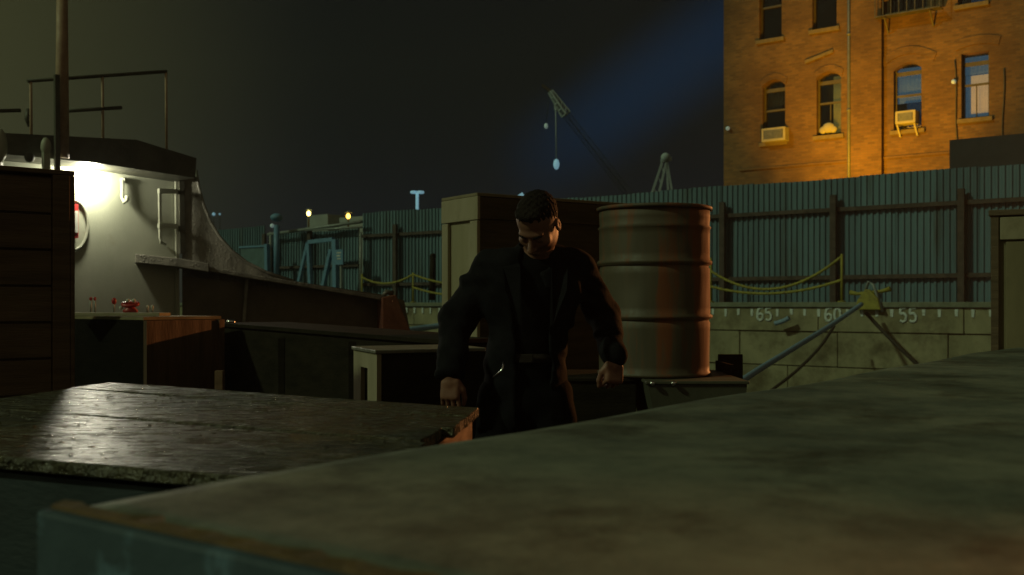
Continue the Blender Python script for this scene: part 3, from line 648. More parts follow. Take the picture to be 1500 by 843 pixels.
# ------------------------------------------------------------------ cranes
def lattice(b, p, q, w0, w1, n, r):
    p = Vector(p); q = Vector(q); d = (q-p).normalized(); s = d.orthogonal().normalized(); t = d.cross(s)
    cor = []
    for i in range(n+1):
        f = i/n; c = p.lerp(q, f); w_ = w0+(w1-w0)*f
        cor.append([c+(s*a+t*e)*w_/2 for a, e in ((-1, -1), (1, -1), (1, 1), (-1, 1))])
    for i in range(n):
        for k in range(4):
            b.bar(cor[i][k], cor[i+1][k], r); b.bar(cor[i][k], cor[i+1][(k+1) % 4], r*.7)
            b.bar(cor[i][k], cor[i][(k+1) % 4], r*.7)
M['crane'] = mat('weathered_crane_paint', (0.42, 0.52, 0.55), (0.30, 0.38, 0.42), .6, .7, 3)
M['crane_far'] = mat('night_dark_crane', (0.028, 0.045, 0.055), (0.016, 0.028, 0.035), .6, .7, 3)  # darkened colour makes the jib and tower fade into the night
ZC = 90
c1 = tag(empty('harbour_crane', P(900, 445, ZC)), 'tall harbour crane with a long slanting jib and hanging hook line', 'crane')
base = P(900, 445, ZC)
def L_(p): return p-base
b = MB(); lattice(b, L_(P(925, 290, ZC)), L_(P(826, 164, ZC)), .55, .5, 9, .035); b.build('jib', M['crane_far'], c1)
b = MB(); lattice(b, L_(P(829, 168, ZC)), L_(P(806, 134, ZC)), .6, .3, 4, .13); b.prism([L_(P(812, 145, ZC)), L_(P(812, 160, ZC)), L_(P(817, 162, ZC)), L_(P(822, 152, ZC))], (0, .5, 0)); b.build('jib_head', M['crane'], c1)
b = MB(); b.bar(L_(P(806, 134, ZC)), L_(P(794, 125, ZC)), .25); b.build('jib_tip', M['rust'], c1)
b = MB(); b.tube([L_(P(814, 158, ZC)), L_(P(815, 236, ZC))], .05, 5); b.build('hoist_line', M['crane'], c1)
b = MB(); b.ball(L_(P(815, 241, ZC)), .28, (1, 1, 1.7), 10); b.build('hoist_light', M['glow_blue'], c1)  # glowing light at the end of the hoist line
b = MB(); b.tube([L_(P(804, 142, ZC)), L_(P(800, 182, ZC))], .03, 5); b.build('hoist_line', M['crane_far'], c1)
b = MB(); b.ball(L_(P(800, 185, ZC)), .18, (1, 1, 1.4), 10); b.build('hoist_light', M['lamp_dim'], c1)
b = MB(); lattice(b, L_(P(925, 480, ZC)), L_(P(925, 290, ZC)), 1.2, .9, 6, .05); b.build('tower', M['crane_far'], c1)
Z2 = 60
base = P(968, 445, Z2); c2 = tag(empty('derrick', base), 'grey A-frame derrick standing above the fence right of the tall jib', 'crane')
b = MB(); b.bar(L_(P(943, 320, Z2)), L_(P(972, 232, Z2)), .13); b.bar(L_(P(957, 320, Z2)), L_(P(977, 232, Z2)), .13)
for f_ in (.3, .5, .7, .88): b.bar(L_(P(943, 320, Z2)).lerp(L_(P(972, 232, Z2)), f_), L_(P(957, 320, Z2)).lerp(L_(P(977, 232, Z2)), f_-.12), .07)
b.build('boom', M['crane'], c2)
for xa in (981, 991): MB().bar(L_(P(xa, 320, Z2)), L_(P(976, 232, Z2)), .11).build('leg', M['crane'], c2)
MB().bar(L_(P(968, 236, Z2)), L_(P(984, 233, Z2)), .2).ball(L_(P(975, 231, Z2)), .28, seg=8).build('head', M['crane'], c2)
for xa in (950, 990): MB().bar(L_(P(xa, 445, Z2)), L_(P(xa, 320, Z2)), .3).build('mast', M['crane'], c2)
# little blue-white lamp above the tall crate
p = P(763, 287, 40); e = tag(empty('pole_light', (p.x, p.y, 0)), 'tiny pale blue lamp on a pole just left of the man\'s hair', 'lamp')
MB().box((0, 0, p.z), (.22, .2, .14), Matrix.Rotation(rad(-35), 3, 'Y')).build('lamp_head', M['glow_blue'], e); MB().tube([(0, 0, -.9), (0, 0, p.z-.05)], .04, 6).build('pole', M['crane_far'], e)

# ------------------------------------------------------------------ boat
bt = tag(empty('tugboat', (-4.3, 11.4, -0.9)), 'moored tugboat with cream deckhouse, lit lamp under its roof and black hull', 'boat')
bloc = Vector((-4.3, 11.4, -0.9))
A0, A1 = Vector((-5.4, 10.0)), Vector((-3.8, 11.6))
dA = (A1-A0).normalized(); nA = Vector((dA.y, -dA.x))     # nA faces the camera side
def BP(x, y, off=0.0):
    """photo point on the deckhouse plane shifted off metres towards the pier"""
    k = (x-HX)/F; o = A0+nA*off
    # X=kZ ; (X,Z)=o+dA t
    t = (k*o.y-o.x)/(dA.x-k*dA.y); X = o.x+dA.x*t; Z = o.y+dA.y*t
    return Vector((X, Z, H+(HY-y)/F*Z))-bloc
dB = Vector((.94, .34)).normalized(); nB = Vector((dB.y, -dB.x))
def BQ(x, y, off=0.0):
    k = (x-HX)/F; o = A1+nB*off; t = (k*o.y-o.x)/(dB.x-k*dB.y); X = o.x+dB.x*t; Z = o.y+dB.y*t
    return Vector((X, Z, H+(HY-y)/F*Z))-bloc
def offB(d): return Vector((nB.x*d, nB.y*d, 0))
def off3(d): return Vector((nA.x*d, nA.y*d, 0))
# deckhouse wall
wl = [BP(-90, 222), BP(262, 258), BP(262, 520), BP(-90, 620)]
MB().prism(wl, -off3(0.08)).build('deckhouse_wall', M['boat_white'], bt)
bk = [BP(-90, 222, -.09), BP(262, 258, -.09), BP(262, 520, -.09), BP(-90, 620, -.09)]
MB().prism(bk, -off3(2.2)).build('deckhouse', M['boat_dark'], bt)
# bright corner angle at the wall end
MB().bar(BP(258.5, 262, .03), BP(260.5, 520, .03), .035).build('corner_angle', M['boat_white'], bt)
MB().bar(BP(264.5, 262, .05), BP(266, 372, .05), .06).build('door_jamb', M['boat_dark'], bt)
# roof overhanging towards the pier
rf = [BP(-90, 190, .5), BP(-90, 214, .5), BP(0, 225.5, .5), BP(140, 239, .5), BP(286, 261, .5), BP(288, 232, .5), BP(200, 205, .5)]
MB().prism(rf, -off3(3.0)).build('roof', M['boat_dark'], bt)
# curved gusset plate between roof and bulwark
gp = [BQ(267, 262), BQ(287, 250)]
for x, y in ((291, 275), (298, 300), (308, 325), (322, 348), (340, 368), (362, 385), (392, 400), (430, 412)): gp.append(BQ(x, y))
gp += [BQ(430, 425), BQ(267, 405)]
MB().prism(gp, -offB(.03)).build('gusset_plate', M['boat_grey'], bt)
# thin flange along the curved edge
MB().tube([p+offB(.01) for p in gp[1:10]], .02, 6).build('gusset_flange', M['boat_grey'], bt)
# bulwark side: black plating down to the hull
bw = [BQ(267, 392), BQ(430, 412), BQ(560, 432), BQ(592, 440), BQ(604, 500), BQ(604, 640), BQ(267, 640)]
MB().prism(bw, -offB(.06)).build('bulwark', M['hull'], bt)
MB().prism([BQ(267, 470, .03), BQ(604, 505, .03), BQ(602, 680, .03), BQ(267, 700, .03)], -offB(.02)).build('hull_strake', M['hull'], bt)
# cap rail, starting in front of the wall
def cap(pts, w_, th, m, nm):
    b = MB(); vs = []
    for x, y in pts:
        p = BQ(x, y, w_); q = BQ(x, y, 0); q = p-offB(w_); vs += [p, q, p-Vector((0, 0, th)), q-Vector((0, 0, th))]
    fs = []
    for i in range(len(pts)-1):
        a = 4*i; fs += [(a, a+4, a+5, a+1), (a+2, a+3, a+7, a+6), (a, a+2, a+6, a+4), (a+1, a+5, a+7, a+3)]
    e = 4*(len(pts)-1); fs += [(0, 1, 3, 2), (e, e+2, e+3, e+1)]
    b.pts(vs, fs); return b.build(nm, m, bt, bevel=.01)
cap([(198, 372), (258, 378), (306, 386)], .30, .10, M['boat_grey'], 'rail_end')
cap([(306, 391), (360, 401), (430, 412), (500, 424), (560, 434), (584, 440)], .26, .05, M['boat_grey'], 'cap_rail')
for x, y0, y1 in ((360, 405, 472),): MB().bar(BQ(x+2, y0, .04), BQ(x-3, y1, .04), .035).build('stanchion', M['boat_grey'], bt)
# stern post, the orange lamp light held in its colour
MB().prism([BQ(560, 436, .3), BQ(580, 432, .3), BQ(604, 492, .3), BQ(604, 600, .3), BQ(562, 600, .3)], -offB(.3)).build('stern_post', M['post_orange'], bt, bevel=.01)
MB().tube([BQ(562, 434, .2), BQ(566, 428, .2), BQ(576, 430, .2)], .035, 6).build('cleat', M['boat_dark'], bt)
# hull body under water line
hp = [BP(-90, 560, -.05), BP(604, 520, -.05)]
b = MB(); z0_ = -.6
q = [BP(-90, 445, -.1).xy, BP(262, 445, -.1).xy, BQ(598, 445, -.1).xy, (BQ(598, 445, -2.6)).xy, (BP(-90, 445, -3.2)).xy]
b.prism([(v.x, v.y, -.6) for v in q], (0, 0, 2.0)); b.build('hull', M['hull'], bt)
# lamp under the roof
LP_ = BP(131, 243, .17)
MB().lathe([(.04, .05), (.09, .045), (.11, 0.0), (.07, -.035), (.01, -.05)], LP_+Vector((0, 0, .02)), 16).build('deck_lamp', M['lamp_white'], bt)
MB().box(LP_+Vector((0, 0, .085)), (.24, .2, .03)).build('lamp_base', M['boat_white'], bt)
lamp('deck_lamp_light', 'POINT', LP_+bloc-Vector((0, 0, .10))+off3(.0), 46, (1.0, .95, .72), .06)
lamp('deck_lamp_added_spot', 'SPOT', LP_+bloc-Vector((0, 0, .12))+off3(.10), 65, (1.0, .94, .74), .12, target=(-0.9, 2.6, 1.0), spot=50)  # extra spot added at the lamp to brighten the wet planks
# hook, rungs, ring, red sign
MB().tube([BP(179, 264, .05), BP(179, 290, .06), BP(182, 297, .09), BP(186, 294, .12), BP(186, 287, .12)], .022, 8).build('hook', M['boat_white'], bt)
MB().tube([BP(179, 264, -.01), BP(179, 264, .06)], .03, 8).build('hook_plate', M['boat_white'], bt)
for y in (280, 331): MB().bar(BP(232, y, .14), BP(259, y+1, .14), .05, .05).bar(BP(257, y+1, .14), BP(257, y+1, 0), .04).build('rung', M['boat_white'], bt)
MB().bar(BP(234, 281, .14), BP(235, 350, .14), .03).tube([BP(235, 348, .14), BP(236, 356, .12), BP(242, 358, .02)], .018, 6).build('grab_bar', M['boat_white'], bt)
ring = [BP(108+21*math.cos(a), 330-36*math.sin(a), .02) for a in np.linspace(-1.6, 1.6, 24)]
MB().tube(ring, .016, 6).build('hatch_ring', M['boat_white'], bt)
MB().prism([BP(100, 300, .05), BP(115, 299, .05), BP(115, 349, .05), BP(100, 350, .05)], -off3(.02)).build('red_sign', M['red'], bt)
b = MB(); b.bar(BP(112, 309, .055), BP(112.2, 341, .055), .008, .03); b.build('sign_lettering', M['whitep'], bt)
# roof furniture: mast, posts, railing
MB().tube([BP(91, 232, .52), BP(91, -60, .52)], [.07, .05], 10).build('mast', M['mast'], bt)
MB().bar(BP(84, 262, .6), BP(83, 110, .6), .045).build('mast_stay', M['boat_dark'], bt)
MB().bar(BP(68, 262, .62), BP(67, 222, .62), .06).ball(BP(67, 215, .62), .06, (.8, .8, 1.5), 10).build('roof_post', M['boat_white'], bt)
MB().ball(BP(-1, 214, .62), .09, (.8, .8, 1.9), 10).bar(BP(-1, 262, .62), BP(-1, 220, .62), .05).build('roof_post', M['boat_white'], bt)
MB().ball(BP(43, 231, .56), .05, seg=8).build('bracket', M['boat_dark'], bt)
for a, c in (((40, 119), (244, 105)), ((-90, 165), (30, 162)), ((96, 163), (178, 158))):
    MB().tube([BP(*a, .4), BP(*c, .4)], .019, 6).build('hand_rail', M['boat_dark'], bt)
for x, y in ((243, 105), (150, 112), (45, 119)): MB().tube([BP(x, y, .4), BP(x+1, 225, .4)], .015, 6).build('rail_post', M['mast'], bt)
MB().tube([BP(42, 160, .2), BP(40, 175, .2), BP(45, 185, .2)], .03, 6).build('bracket', M['boat_dark'], bt)

# ------------------------------------------------------------------ crates
def frame_box(name, c0, d1, l1, l2, z0, z1, m, label, cat='crate', group=None, mats=None, top_over=0.0):
    """box with corner c0 (x,y), first edge dir d1, length l1, second edge = d1 rotated +90deg, length l2"""
    e = tag(empty(name, (c0[0], c0[1], z0), math.atan2(d1[1], d1[0])), label, cat, group); return e
# tall crate behind the man (local x along its dark face, local y into depth)
c0 = P(700, 445, 5.9); d = Vector((0.826, 0.564)); zt = H+.617
e = tag(empty('tall_crate', (c0.x, c0.y, 0), math.atan2(d.y, d.x)), 'tall khaki plywood crate standing behind the man and the drum', 'crate')
LX, LY = 1.16, .36
MB().bb((0.0, 0.0, 0.03), (LX, LY, zt-.02)).build('body', M['ply_pale'], e, bevel=.004)
MB().bb((-.022, -.03, zt-.135), (-.002, LY+.02, zt)).build('end_batten', M['ply_pale'], e, bevel=.004)
MB().bb((-.002, -.028, zt-.13), (LX, -.002, zt-.004)).build('front_batten', M['panel_dark'], e, bevel=.004)
MB().bb((.004, -.016, .03), (LX-.004, -.002, zt-.135)).build('front_panel', M['panel_dark'], e)
MB().bb((-.024, -.028, 0), (-.002, .05, zt-.14)).bb((-.024, LY-.06, 0), (-.002, LY+.01, zt-.14)).build('corner_post', M['ply_pale'], e, bevel=.003)
MB().bb((-.02, -.025, zt+.001), (LX, LY+.02, zt+.02)).build('lid', M['ply'], e, bevel=.003)
# right tall crate
c0 = P(1455, 445, 5.0); a_ = rad(-28)
e = tag(empty('tall_crate', (c0.x, c0.y, 0), a_), 'tall olive plywood crate with a top batten at the right edge', 'crate')
zt = H+.455
MB().bb((.02, .02, .02), (1.2, .8, zt-.03)).build('body', M['ply'], e)
MB().bb((.03, -.01, zt-.145), (1.2, .018, zt-.035)).build('top_batten', M['ply_pale'], e, bevel=.004)
MB().bb((-.01, -.01, 0), (.025, .018, zt-.01)).build('corner_post', M['dark_wood'], e, bevel=.003)
MB().bb((.055, -.002, .02), (1.2, .017, zt-.155)).build('panel', M['ply'], e, bevel=.003)
MB().bb((-.02, -.02, zt-.028), (1.22, .82, zt)).build('lid', M['dark_wood'], e, bevel=.004)
# big foreground crate
A = Vector((-.472, 1.060)); e1 = Vector((.593, .805)).normalized()
zf = H-.22
e = tag(empty('long_crate', (A.x, A.y, 0), math.atan2(e1.y, e1.x)), 'huge worn grey-olive crate filling the lower right foreground', 'crate')
LXf, LYf = 5.6, 1.5          # local x along e1; local -y is e2
# top as a fine grid with gentle warps
b = MB(); nx, ny = 90, 30; vs = []
for i in range(nx+1):
    for j in range(ny+1):
        x = LXf*i/nx; y = -LYf*j/ny
        z = zf-.006*max(0, 1-min(x, -y)/.03)*1.0+.0025*math.sin(x*5+y*3)+.002*math.sin(y*11+x*2)-.0
        vs.append((x, y, z))
b.pts(vs, [(i*(ny+1)+j, (i+1)*(ny+1)+j, (i+1)*(ny+1)+j+1, i*(ny+1)+j+1) for i in range(nx) for j in range(ny)], True)
top = b.build('lid', M['fore'], e); sm = top.modifiers.new('t', 'SOLIDIFY'); sm.thickness = .02; sm.offset = 0
MB().bb((.012, -.012, .02), (LXf, -LYf+.012, zf-.024)).build('body', M['fore_side'], e, bevel=.004)
b = MB(); n = 60                      # chipped ochre edge strip of the lid at the near end
pts = []
for j in range(n+1):
    y = -LYf*j/n; w_ = .006+.020*rng.random()**2; pts.append((y, w_))
vs = []
for y, w_ in pts: vs += [(-.003, y, zf+.0105), (w_, y, zf+.0125), (-.0035, y, zf+.002)]
b.pts(vs, [(3*i, 3*i+3, 3*i+4, 3*i+1) for i in range(n)]+[(3*i, 3*i+2, 3*i+5, 3*i+3) for i in range(n)])
o = b.build('edge_strip', M['ochre_edge'], e); sm = o.modifiers.new('t', 'SOLIDIFY'); sm.thickness = .003; sm.offset = 1
MB().bb((-.020, -LYf, zf-.105), (-.003, .004, zf+.0095)).build('top_batten', M['fore_side'], e, bevel=.005)
MB().bb((-.018, -.09, .03), (.010, -.000, zf-.108)).build('corner_post', M['fore_side'], e, bevel=.005)
# left foreground crate with wet planks
zl = H-.30
C_ = Vector((-.109, 2.96)); D_ = Vector((-1.538, 3.91)); N_ = Vector((-.263, 1.675)); 
K_ = Vector((-1.75, 2.35))                                # near-left corner (out of frame)
e = tag(empty('plank_crate', (-.9, 2.8, 0)), 'low crate with wet glistening plank top in the left foreground', 'crate')
ec = Vector((-.9, 2.8, 0))
npl = 5; fr = [0, .17, .36, .56, .77, 1.0]
for i in range(npl):
    a0, a1 = fr[i]+.003, fr[i+1]-.003
    r0, r1 = C_.lerp(N_, a0), C_.lerp(N_, a1); l0, l1 = D_.lerp(K_, a0), D_.lerp(K_, a1)
    jr = rng.uniform(-.012, .03); dr = (r0-l0).normalized()
    b = MB(); n = 50; vs = []; m_ = 6
    for s in range(n+1):
        f = s/n
        for t in range(m_+1):
            g_ = t/m_
            rr, ll = r0.lerp(r1, g_), l0.lerp(l1, g_); ex = dr*(jr+.012*rng.random())
            p = ll.lerp(rr+ex, f)
            edge = min(g_, 1-g_); z = zl+.0010*math.sin(f*7+i*2)-.0025*(i % 2)
            
            vs.append(Vector((p.x, p.y, z))-ec)
    b.pts(vs, [(s*(m_+1)+t, (s+1)*(m_+1)+t, (s+1)*(m_+1)+t+1, s*(m_+1)+t+1) for s in range(n) for t in range(m_)], True)
    o = b.build('plank', M['wet'], e); sm = o.modifiers.new('t', 'SOLIDIFY'); sm.thickness = .026; sm.offset = -1
    o.data.polygons.foreach_set('use_smooth', [False]*len(o.data.polygons)); bv = o.modifiers.new('b', 'BEVEL'); bv.width = .003; bv.limit_method = 'ANGLE'; bv.angle_limit = rad(50)
    bmesh_dummy = None
    o.data.update()
b = MB(); tmp = bmesh.new(); bmesh.ops.create_icosphere(tmp, subdivisions=2, radius=1); tv = [v.co.copy() for v in tmp.verts]; tmp.verts.index_update(); tf = [[v.index for v in f.verts] for f in tmp.faces]; tmp.free()
for _ in range(1000):
    a_, gi = rng.random(), rng.random()
    if min(abs(gi-x_) for x_ in fr) < .02 or rng.random() > .3+.7*math.exp(-((a_-.25)/.3)**2): continue
    p = D_.lerp(K_, gi).lerp(C_.lerp(N_, gi), a_); r_ = rng.uniform(.0025, .0055); an = rng.uniform(0, 3)
    q_ = [Vector((v.x*r_*1.3, v.y*r_*.9, v.z*r_*.32)) for v in tv]
    b.pts([Vector((p.x+q.x*math.cos(an)-q.y*math.sin(an), p.y+q.x*math.sin(an)+q.y*math.cos(an), zl+.0002+q.z))-ec for q in q_], tf, True)
drop = bpy.data.materials.new('water_droplet'); drop.use_nodes = True; q_ = drop.node_tree.nodes['Principled BSDF']; q_.inputs['Base Color'].default_value = (.10, .09, .055, 1); q_.inputs['Roughness'].default_value = .2; q_.inputs['Specular IOR Level'].default_value = 1.0
b.build('water_droplets', drop, e, kind='stuff')
inset = lambda p, q, t: p+(q-p).normalized()*t
b = MB(); cN, cC, cD, cK = inset(N_, D_, .05), inset(C_, K_, .03), inset(D_, N_, .04), inset(K_, C_, .05)
b.prism([Vector((p.x, p.y, .02))-ec for p in (cN, cC, cD, cK)], (0, 0, zl-.033-.02-.006)); b.build('body', M['dark_board'], e)
# end board on the right, pale raw wood lit by the street lamp
a, c = Vector(C_), Vector(N_); dd = (c-a).normalized(); nn = Vector((-dd.y, dd.x)); nn = nn if nn.x > 0 else -nn
b = MB(); q = [a+dd*.01-nn*.028, a+dd*1.26-nn*.028, a+dd*1.26-nn*.004, a+dd*.01-nn*.004]
b.prism([Vector((p.x, p.y, .05))-ec for p in q], (0, 0, zl-.033-.05-.002)); b.build('end_board', M['wet_end'], e, bevel=.003)
# splintered chips on the planks
# left tall dark crate
c0 = P(102, 445, 4.49); dL = Vector((-.23, -.18)).normalized()
e = tag(empty('tall_crate', (c0.x, c0.y, 0), math.atan2(-dL.y, -dL.x)), 'tall dark brown slatted crate at the left edge before the boat', 'crate')
zt = H+.56
MB().bb((-1.6, .02, .02), (-.01, .55, zt-.01)).build('body', M['dark_wood'], e)
n = 12
for i in range(n):
    z0_, z1_ = .02+(zt-.03)*i/n, .02+(zt-.03)*(i+1)/n-.010
    MB().bb((-1.6, -.004, z0_), (-.075, .018, z1_)).build('slat', M['dark_wood'], e, bevel=.003)
MB().bb((-.072, -.012, 0), (0, .018, zt)).build('corner_post', M['dark_wood'], e, bevel=.004)
MB().bb((.001, -.01, 0), (.02, .57, zt)).build('end_batten', M['dark_wood'], e, bevel=.004)
MB().bb((-1.6, -.01, zt+.001), (.02, .57, zt+.022)).build('lid', M['dark_wood'], e, bevel=.004)
# brown crate before the deckhouse
p0, p1, p2 = P(210, 445, 6.6), P(324, 445, 7.1), P(90, 445, 7.25)
zt = H-.088
e = tag(empty('brown_crate', (p0.x, p0.y, 0)), 'brown wooden crate below the deckhouse with rusty red end face', 'crate'); L0 = Vector((p0.x, p0.y, 0))
p3 = p1+p2-p0
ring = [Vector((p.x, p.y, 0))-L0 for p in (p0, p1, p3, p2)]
MB().prism(ring, (0, 0, zt-.02)).build('body', mat('shade_dark_board', (0.011, 0.010, 0.008), (0.006, 0.006, 0.005), .8, .9, 5, (1, 1, 3), bump=.2, spec=.04), e)  # shade on the left face put into a near-black body colour
nR = Vector(((p1-p0).y, -(p1-p0).x, 0)).normalized()
def strip(p, q, o0, o1, z0, z1):
    a = Vector((p.x, p.y, 0))-L0; c = Vector((q.x, q.y, 0))-L0
    return [a+nR*o0+Vector((0, 0, z0)), c+nR*o0+Vector((0, 0, z0)), c+nR*o1+Vector((0, 0, z0)), a+nR*o1+Vector((0, 0, z0))], (0, 0, z1-z0)
MB().prism(*strip(p0, p1, .002, .016, .03, zt-.022)).build('end_panel', M['brown_wood'], e)
MB().prism(*strip(p0, p0.lerp(p1, .09), .018, .036, .03, zt-.022)).prism(*strip(p0.lerp(p1, .93), p1, .018, .036, .03, zt-.022)).build('corner_post', M['brown_wood'], e)
MB().prism([v+Vector((0, 0, zt-.018)) for v in ring], (0, 0, .02)).build('lid', M['ply'], e)
# loose boards on it
q0, q1 = P(95, 452, 6.9), P(238, 460, 6.75)
o = MB().bar((q0.x, q0.y, zt+.016), (q1.x, q1.y+.05, zt+.016), .16, .022).build('loose_board', M['ply_pale'], None, bevel=.003, label='pale loose board lying on the brown crate under the deckhouse', cat='board')
zt2 = zt+.029
# red gloves, bottle-like fittings standing on the board
def gl(x, y, Zd): p = P(x, y, Zd); return Vector((p.x, p.y, zt2))
c = gl(191, 440, 6.83)
gv = tag(empty('red_valve', c), 'shiny red valve wheel with white knobs on the loose board', 'valve')
MB().lathe([(.045, 0), (.05, .012), (.03, .03), (.025, .05), (.012, .06)], (0, 0, 0), 16).build('body', M['red'], gv)
MB().tube([(.05*math.cos(t), .028*math.sin(t), .055+.012*math.sin(t)) for t in np.linspace(0, 6.28, 20)], .012, 6).build('hand_wheel', M['red'], gv)
for dx in (-.055, -.01, .03): MB().ball((dx, -.02, .078 if dx > -.05 else .03), .013, seg=8).build('knob', M['whitep'], gv)
for i, (x, h_, m_, lab) in enumerate(((133, .09, 'red', 'thin red-tipped peg at the left on the loose board'), (139, .09, 'red', 'second thin red-tipped peg from the left on the loose board'), (167, .075, 'red', 'short peg with a round red cap left of the valve'), (216, .035, 'whitep', 'small white knob right of the red valve'), (223, .035, 'whitep', 'small white knob furthest right of the red valve'))):
    c = gl(x, 440, 6.85); e_ = tag(empty('peg', c), lab, 'peg', 'pegs on the loose board')
    MB().tube([(0, 0, 0), (0, 0, h_)], .006, 6).build('shaft', M['galv'], e_); MB().ball((0, 0, h_), .017 if x == 167 else .010, (1, 1, 1.4), 8).build('cap', M[m_], e_)
# long dark box
pa_, pb_ = P(328, 445, 7.35), P(648, 445, 5.55)
e = tag(empty('long_dark_box', (pa_.x, pa_.y, 0)), 'long low black box in front of the boat behind the white-ended crate', 'box'); L0 = Vector((pa_.x, pa_.y, 0))
dv_ = (pb_-pa_).normalized(); bk_ = Vector((dv_.y*-1, dv_.x, 0)); bk_ = bk_ if bk_.y > 0 else -bk_
za, zb_ = H-.137, H-.195
def wedge(o0, o1, s0, s1, t0, t1):
    Lb = (pb_-pa_).length; vs = []
    for (s, zz) in ((s0, za), (Lb+s1, zb_)):
        for o in (o0, o1):
            p = pa_+dv_*s+bk_*o-L0; vs += [Vector((p.x, p.y, zz+t0 if t0 > -.5 else .02)), Vector((p.x, p.y, zz+t1))]
    b = MB(); b.pts(vs, [(0, 1, 3, 2), (4, 6, 7, 5), (0, 4, 5, 1), (2, 3, 7, 6), (0, 2, 6, 4), (1, 5, 7, 3)]); return b
wedge(.0, .5, 0, 0, -1, -.03).build('body', M['black'], e)
wedge(-.02, .52, -.01, .01, -.027, 0).build('lid', M['black'], e, bevel=.004)
for f_ in (.33, .66):
    L_b = (pb_-pa_).length*f_; p = pa_+dv_*L_b-L0-bk_*.012; MB().bb((p.x-.02, p.y-.01, .02), (p.x+.02, p.y+.01, H-.23)).build('batten', M['black'], e)
p = pa_-L0; MB().ball((p.x+.06, p.y-.035, za+.006), .022, (1.6, 1, .8), 8).build('latch', M['chrome'], e)
# short raw timber post catching the orange light
p = P(322, 445, 6.1); o = MB().bb((-.024, -.024, 0), (.024, .024, H+(HY-543)/F*6.1)).build('timber_post', M['wet_end'], None, bevel=.003, label='short raw timber stub glowing orange beside the brown crate', cat='post'); o.location = (p.x, p.y, 0)
# white-ended crate
p0, p1, p2 = P(552, 445, 4.75), P(518, 445, 5.18), P(712, 445, 5.0)
e = tag(empty('slotted_crate', (p0.x, p0.y, 0)), 'black crate with pale slotted wooden end standing left of the man', 'crate'); L0 = Vector((p0.x, p0.y, 0)); zt = H-.215
r0, r1, r2 = [Vector((p.x, p.y, 0))-L0 for p in (p0, p1, p2)]
ins = (r1-r0).normalized(); al_ = (r2-r0).normalized()
MB().prism([r0+ins*.01+al_*.025, r2+ins*.01, r2+r1-ins*.01, r1-ins*.01+al_*.025], (0, 0, zt-.02)).build('body', M['black'], e)
Lw = (r1-r0).length
def endp(a, c, z0, z1, m='ply_pale', nm='end_board'):
    q = [r0+ins*a, r0+ins*c, r0+ins*c+al_*.022, r0+ins*a+al_*.022]
    return [v+Vector((0, 0, z0)) for v in q], (0, 0, z1-z0)
b = MB(); b.prism(*endp(0, Lw*.38, 0, zt-.02)); b.prism(*endp(Lw*.68, Lw, 0, zt-.02)); b.prism(*endp(Lw*.381, Lw*.679, zt-.095, zt-.02)); b.build('end_frame', M['ply_pale'], e)
MB().prism([v+Vector((0, 0, zt-.018)) for v in (r0-ins*.01-al_*.01, r2, r2+r1, r1+ins*.01-al_*.01)], (0, 0, .018)).build('lid', M['boat_grey'], e, bevel=.004)
# stand under the drum: dark steel bin
pc = P(958, 445, 5.3); zd = H-.367
e = tag(empty('steel_bin', (pc.x, pc.y, 0)), 'dark steel bin with a raised back that carries the drum', 'bin')
x0, x1 = P(948, 445, 4.9).x-pc.x, P(1093, 445, 4.9).x-pc.x
MB().pts([], [])
b = MB(); b.prism([(x0, -.42, zd-.001), (x1, -.42, zd-.001), (x1-.08, -.34, .02), (x0+.12, -.34, .02)], (0, .01, 0))
b = MB(); tp = [(x0, -.42), (x1, -.42), (x1, .4), (x0, .4)]; bt_ = [(x0+.22, -.34), (x1-.06, -.34), (x1-.06, .34), (x0+.22, .34)]
b.pts([(x, y, .0) for x, y in bt_]+[(x, y, zd-.02) for x, y in tp], [(3, 2, 1, 0), (4, 5, 6, 7)]+[(i, (i+1) % 4, 4+(i+1) % 4, 4+i) for i in range(4)]); b.build('body', M['boat_dark'], e)
MB().bb((x0-.01, -.43, zd-.018), (x1+.01, .41, zd-.002)).build('lid', M['boat_dark'], e, bevel=.004)
MB().bb((x0+.50, .38, zd-.3), (x1+.16, .405, zd+.085)).build('back_board', M['black'], e)
MB().bb((x1+.012, .0, zd-.3), (x1+.03, .40, zd+.05)).build('side_board', M['black'], e)
for dx in (.02, .12): MB().ball((x0+dx, -.44, zd-.012), .012, (1.2, 1, 1), 8).build('latch', M['chrome'], e)
p5 = P(946, 445, 5.0); e5 = tag(empty('low_crate', (pc.x, pc.y, 0)), 'black low crate beside the steel bin under the left half of the drum', 'crate')
MB().bb((x0-.42, -.22, .02), (x0-.03, .42, zd-.022)).build('body', M['black'], e5, bevel=.004)
MB().bb((x0-.43, -.23, zd-.02), (x0-.02, .43, zd-.002)).build('lid', M['black'], e5, bevel=.004)
# drum
e = tag(empty('oil_drum', (pc.x, pc.y, zd)), 'large dented steel oil drum, olive with rusty streaks, standing on the dark bin', 'drum')
R_ = .286; Hd = .862
prof = [(R_-.006, 0.0), (R_+.005, .004), (R_+.006, .016), (R_-.003, .022)]
for zr in (.30, .575):
    prof += [(R_-.003, zr-.030), (R_-.009, zr-.022), (R_-.009, zr-.014), (R_+.009, zr-.007), (R_+.009, zr+.006), (R_-.003, zr+.016)]
prof += [(R_-.003, .745), (R_+.004, .752), (R_-.006, .765), (R_-.003, .80), (R_-.003, Hd-.02)]
def dent(v, a):
    k = 1-.012*math.exp(-((a-4.2)/.25)**2-((v.z-.45)/.09)**2)*2-.02*math.exp(-((a-5.0)/.18)**2-((v.z-.68)/.05)**2)+.007*math.sin(3*a+v.z*4)+.004*math.sin(7*a-v.z*11)*(1 if v.z > .03 and v.z < .84 else 0)
    return Vector((v.x*k, v.y*k, v.z))
pf = []
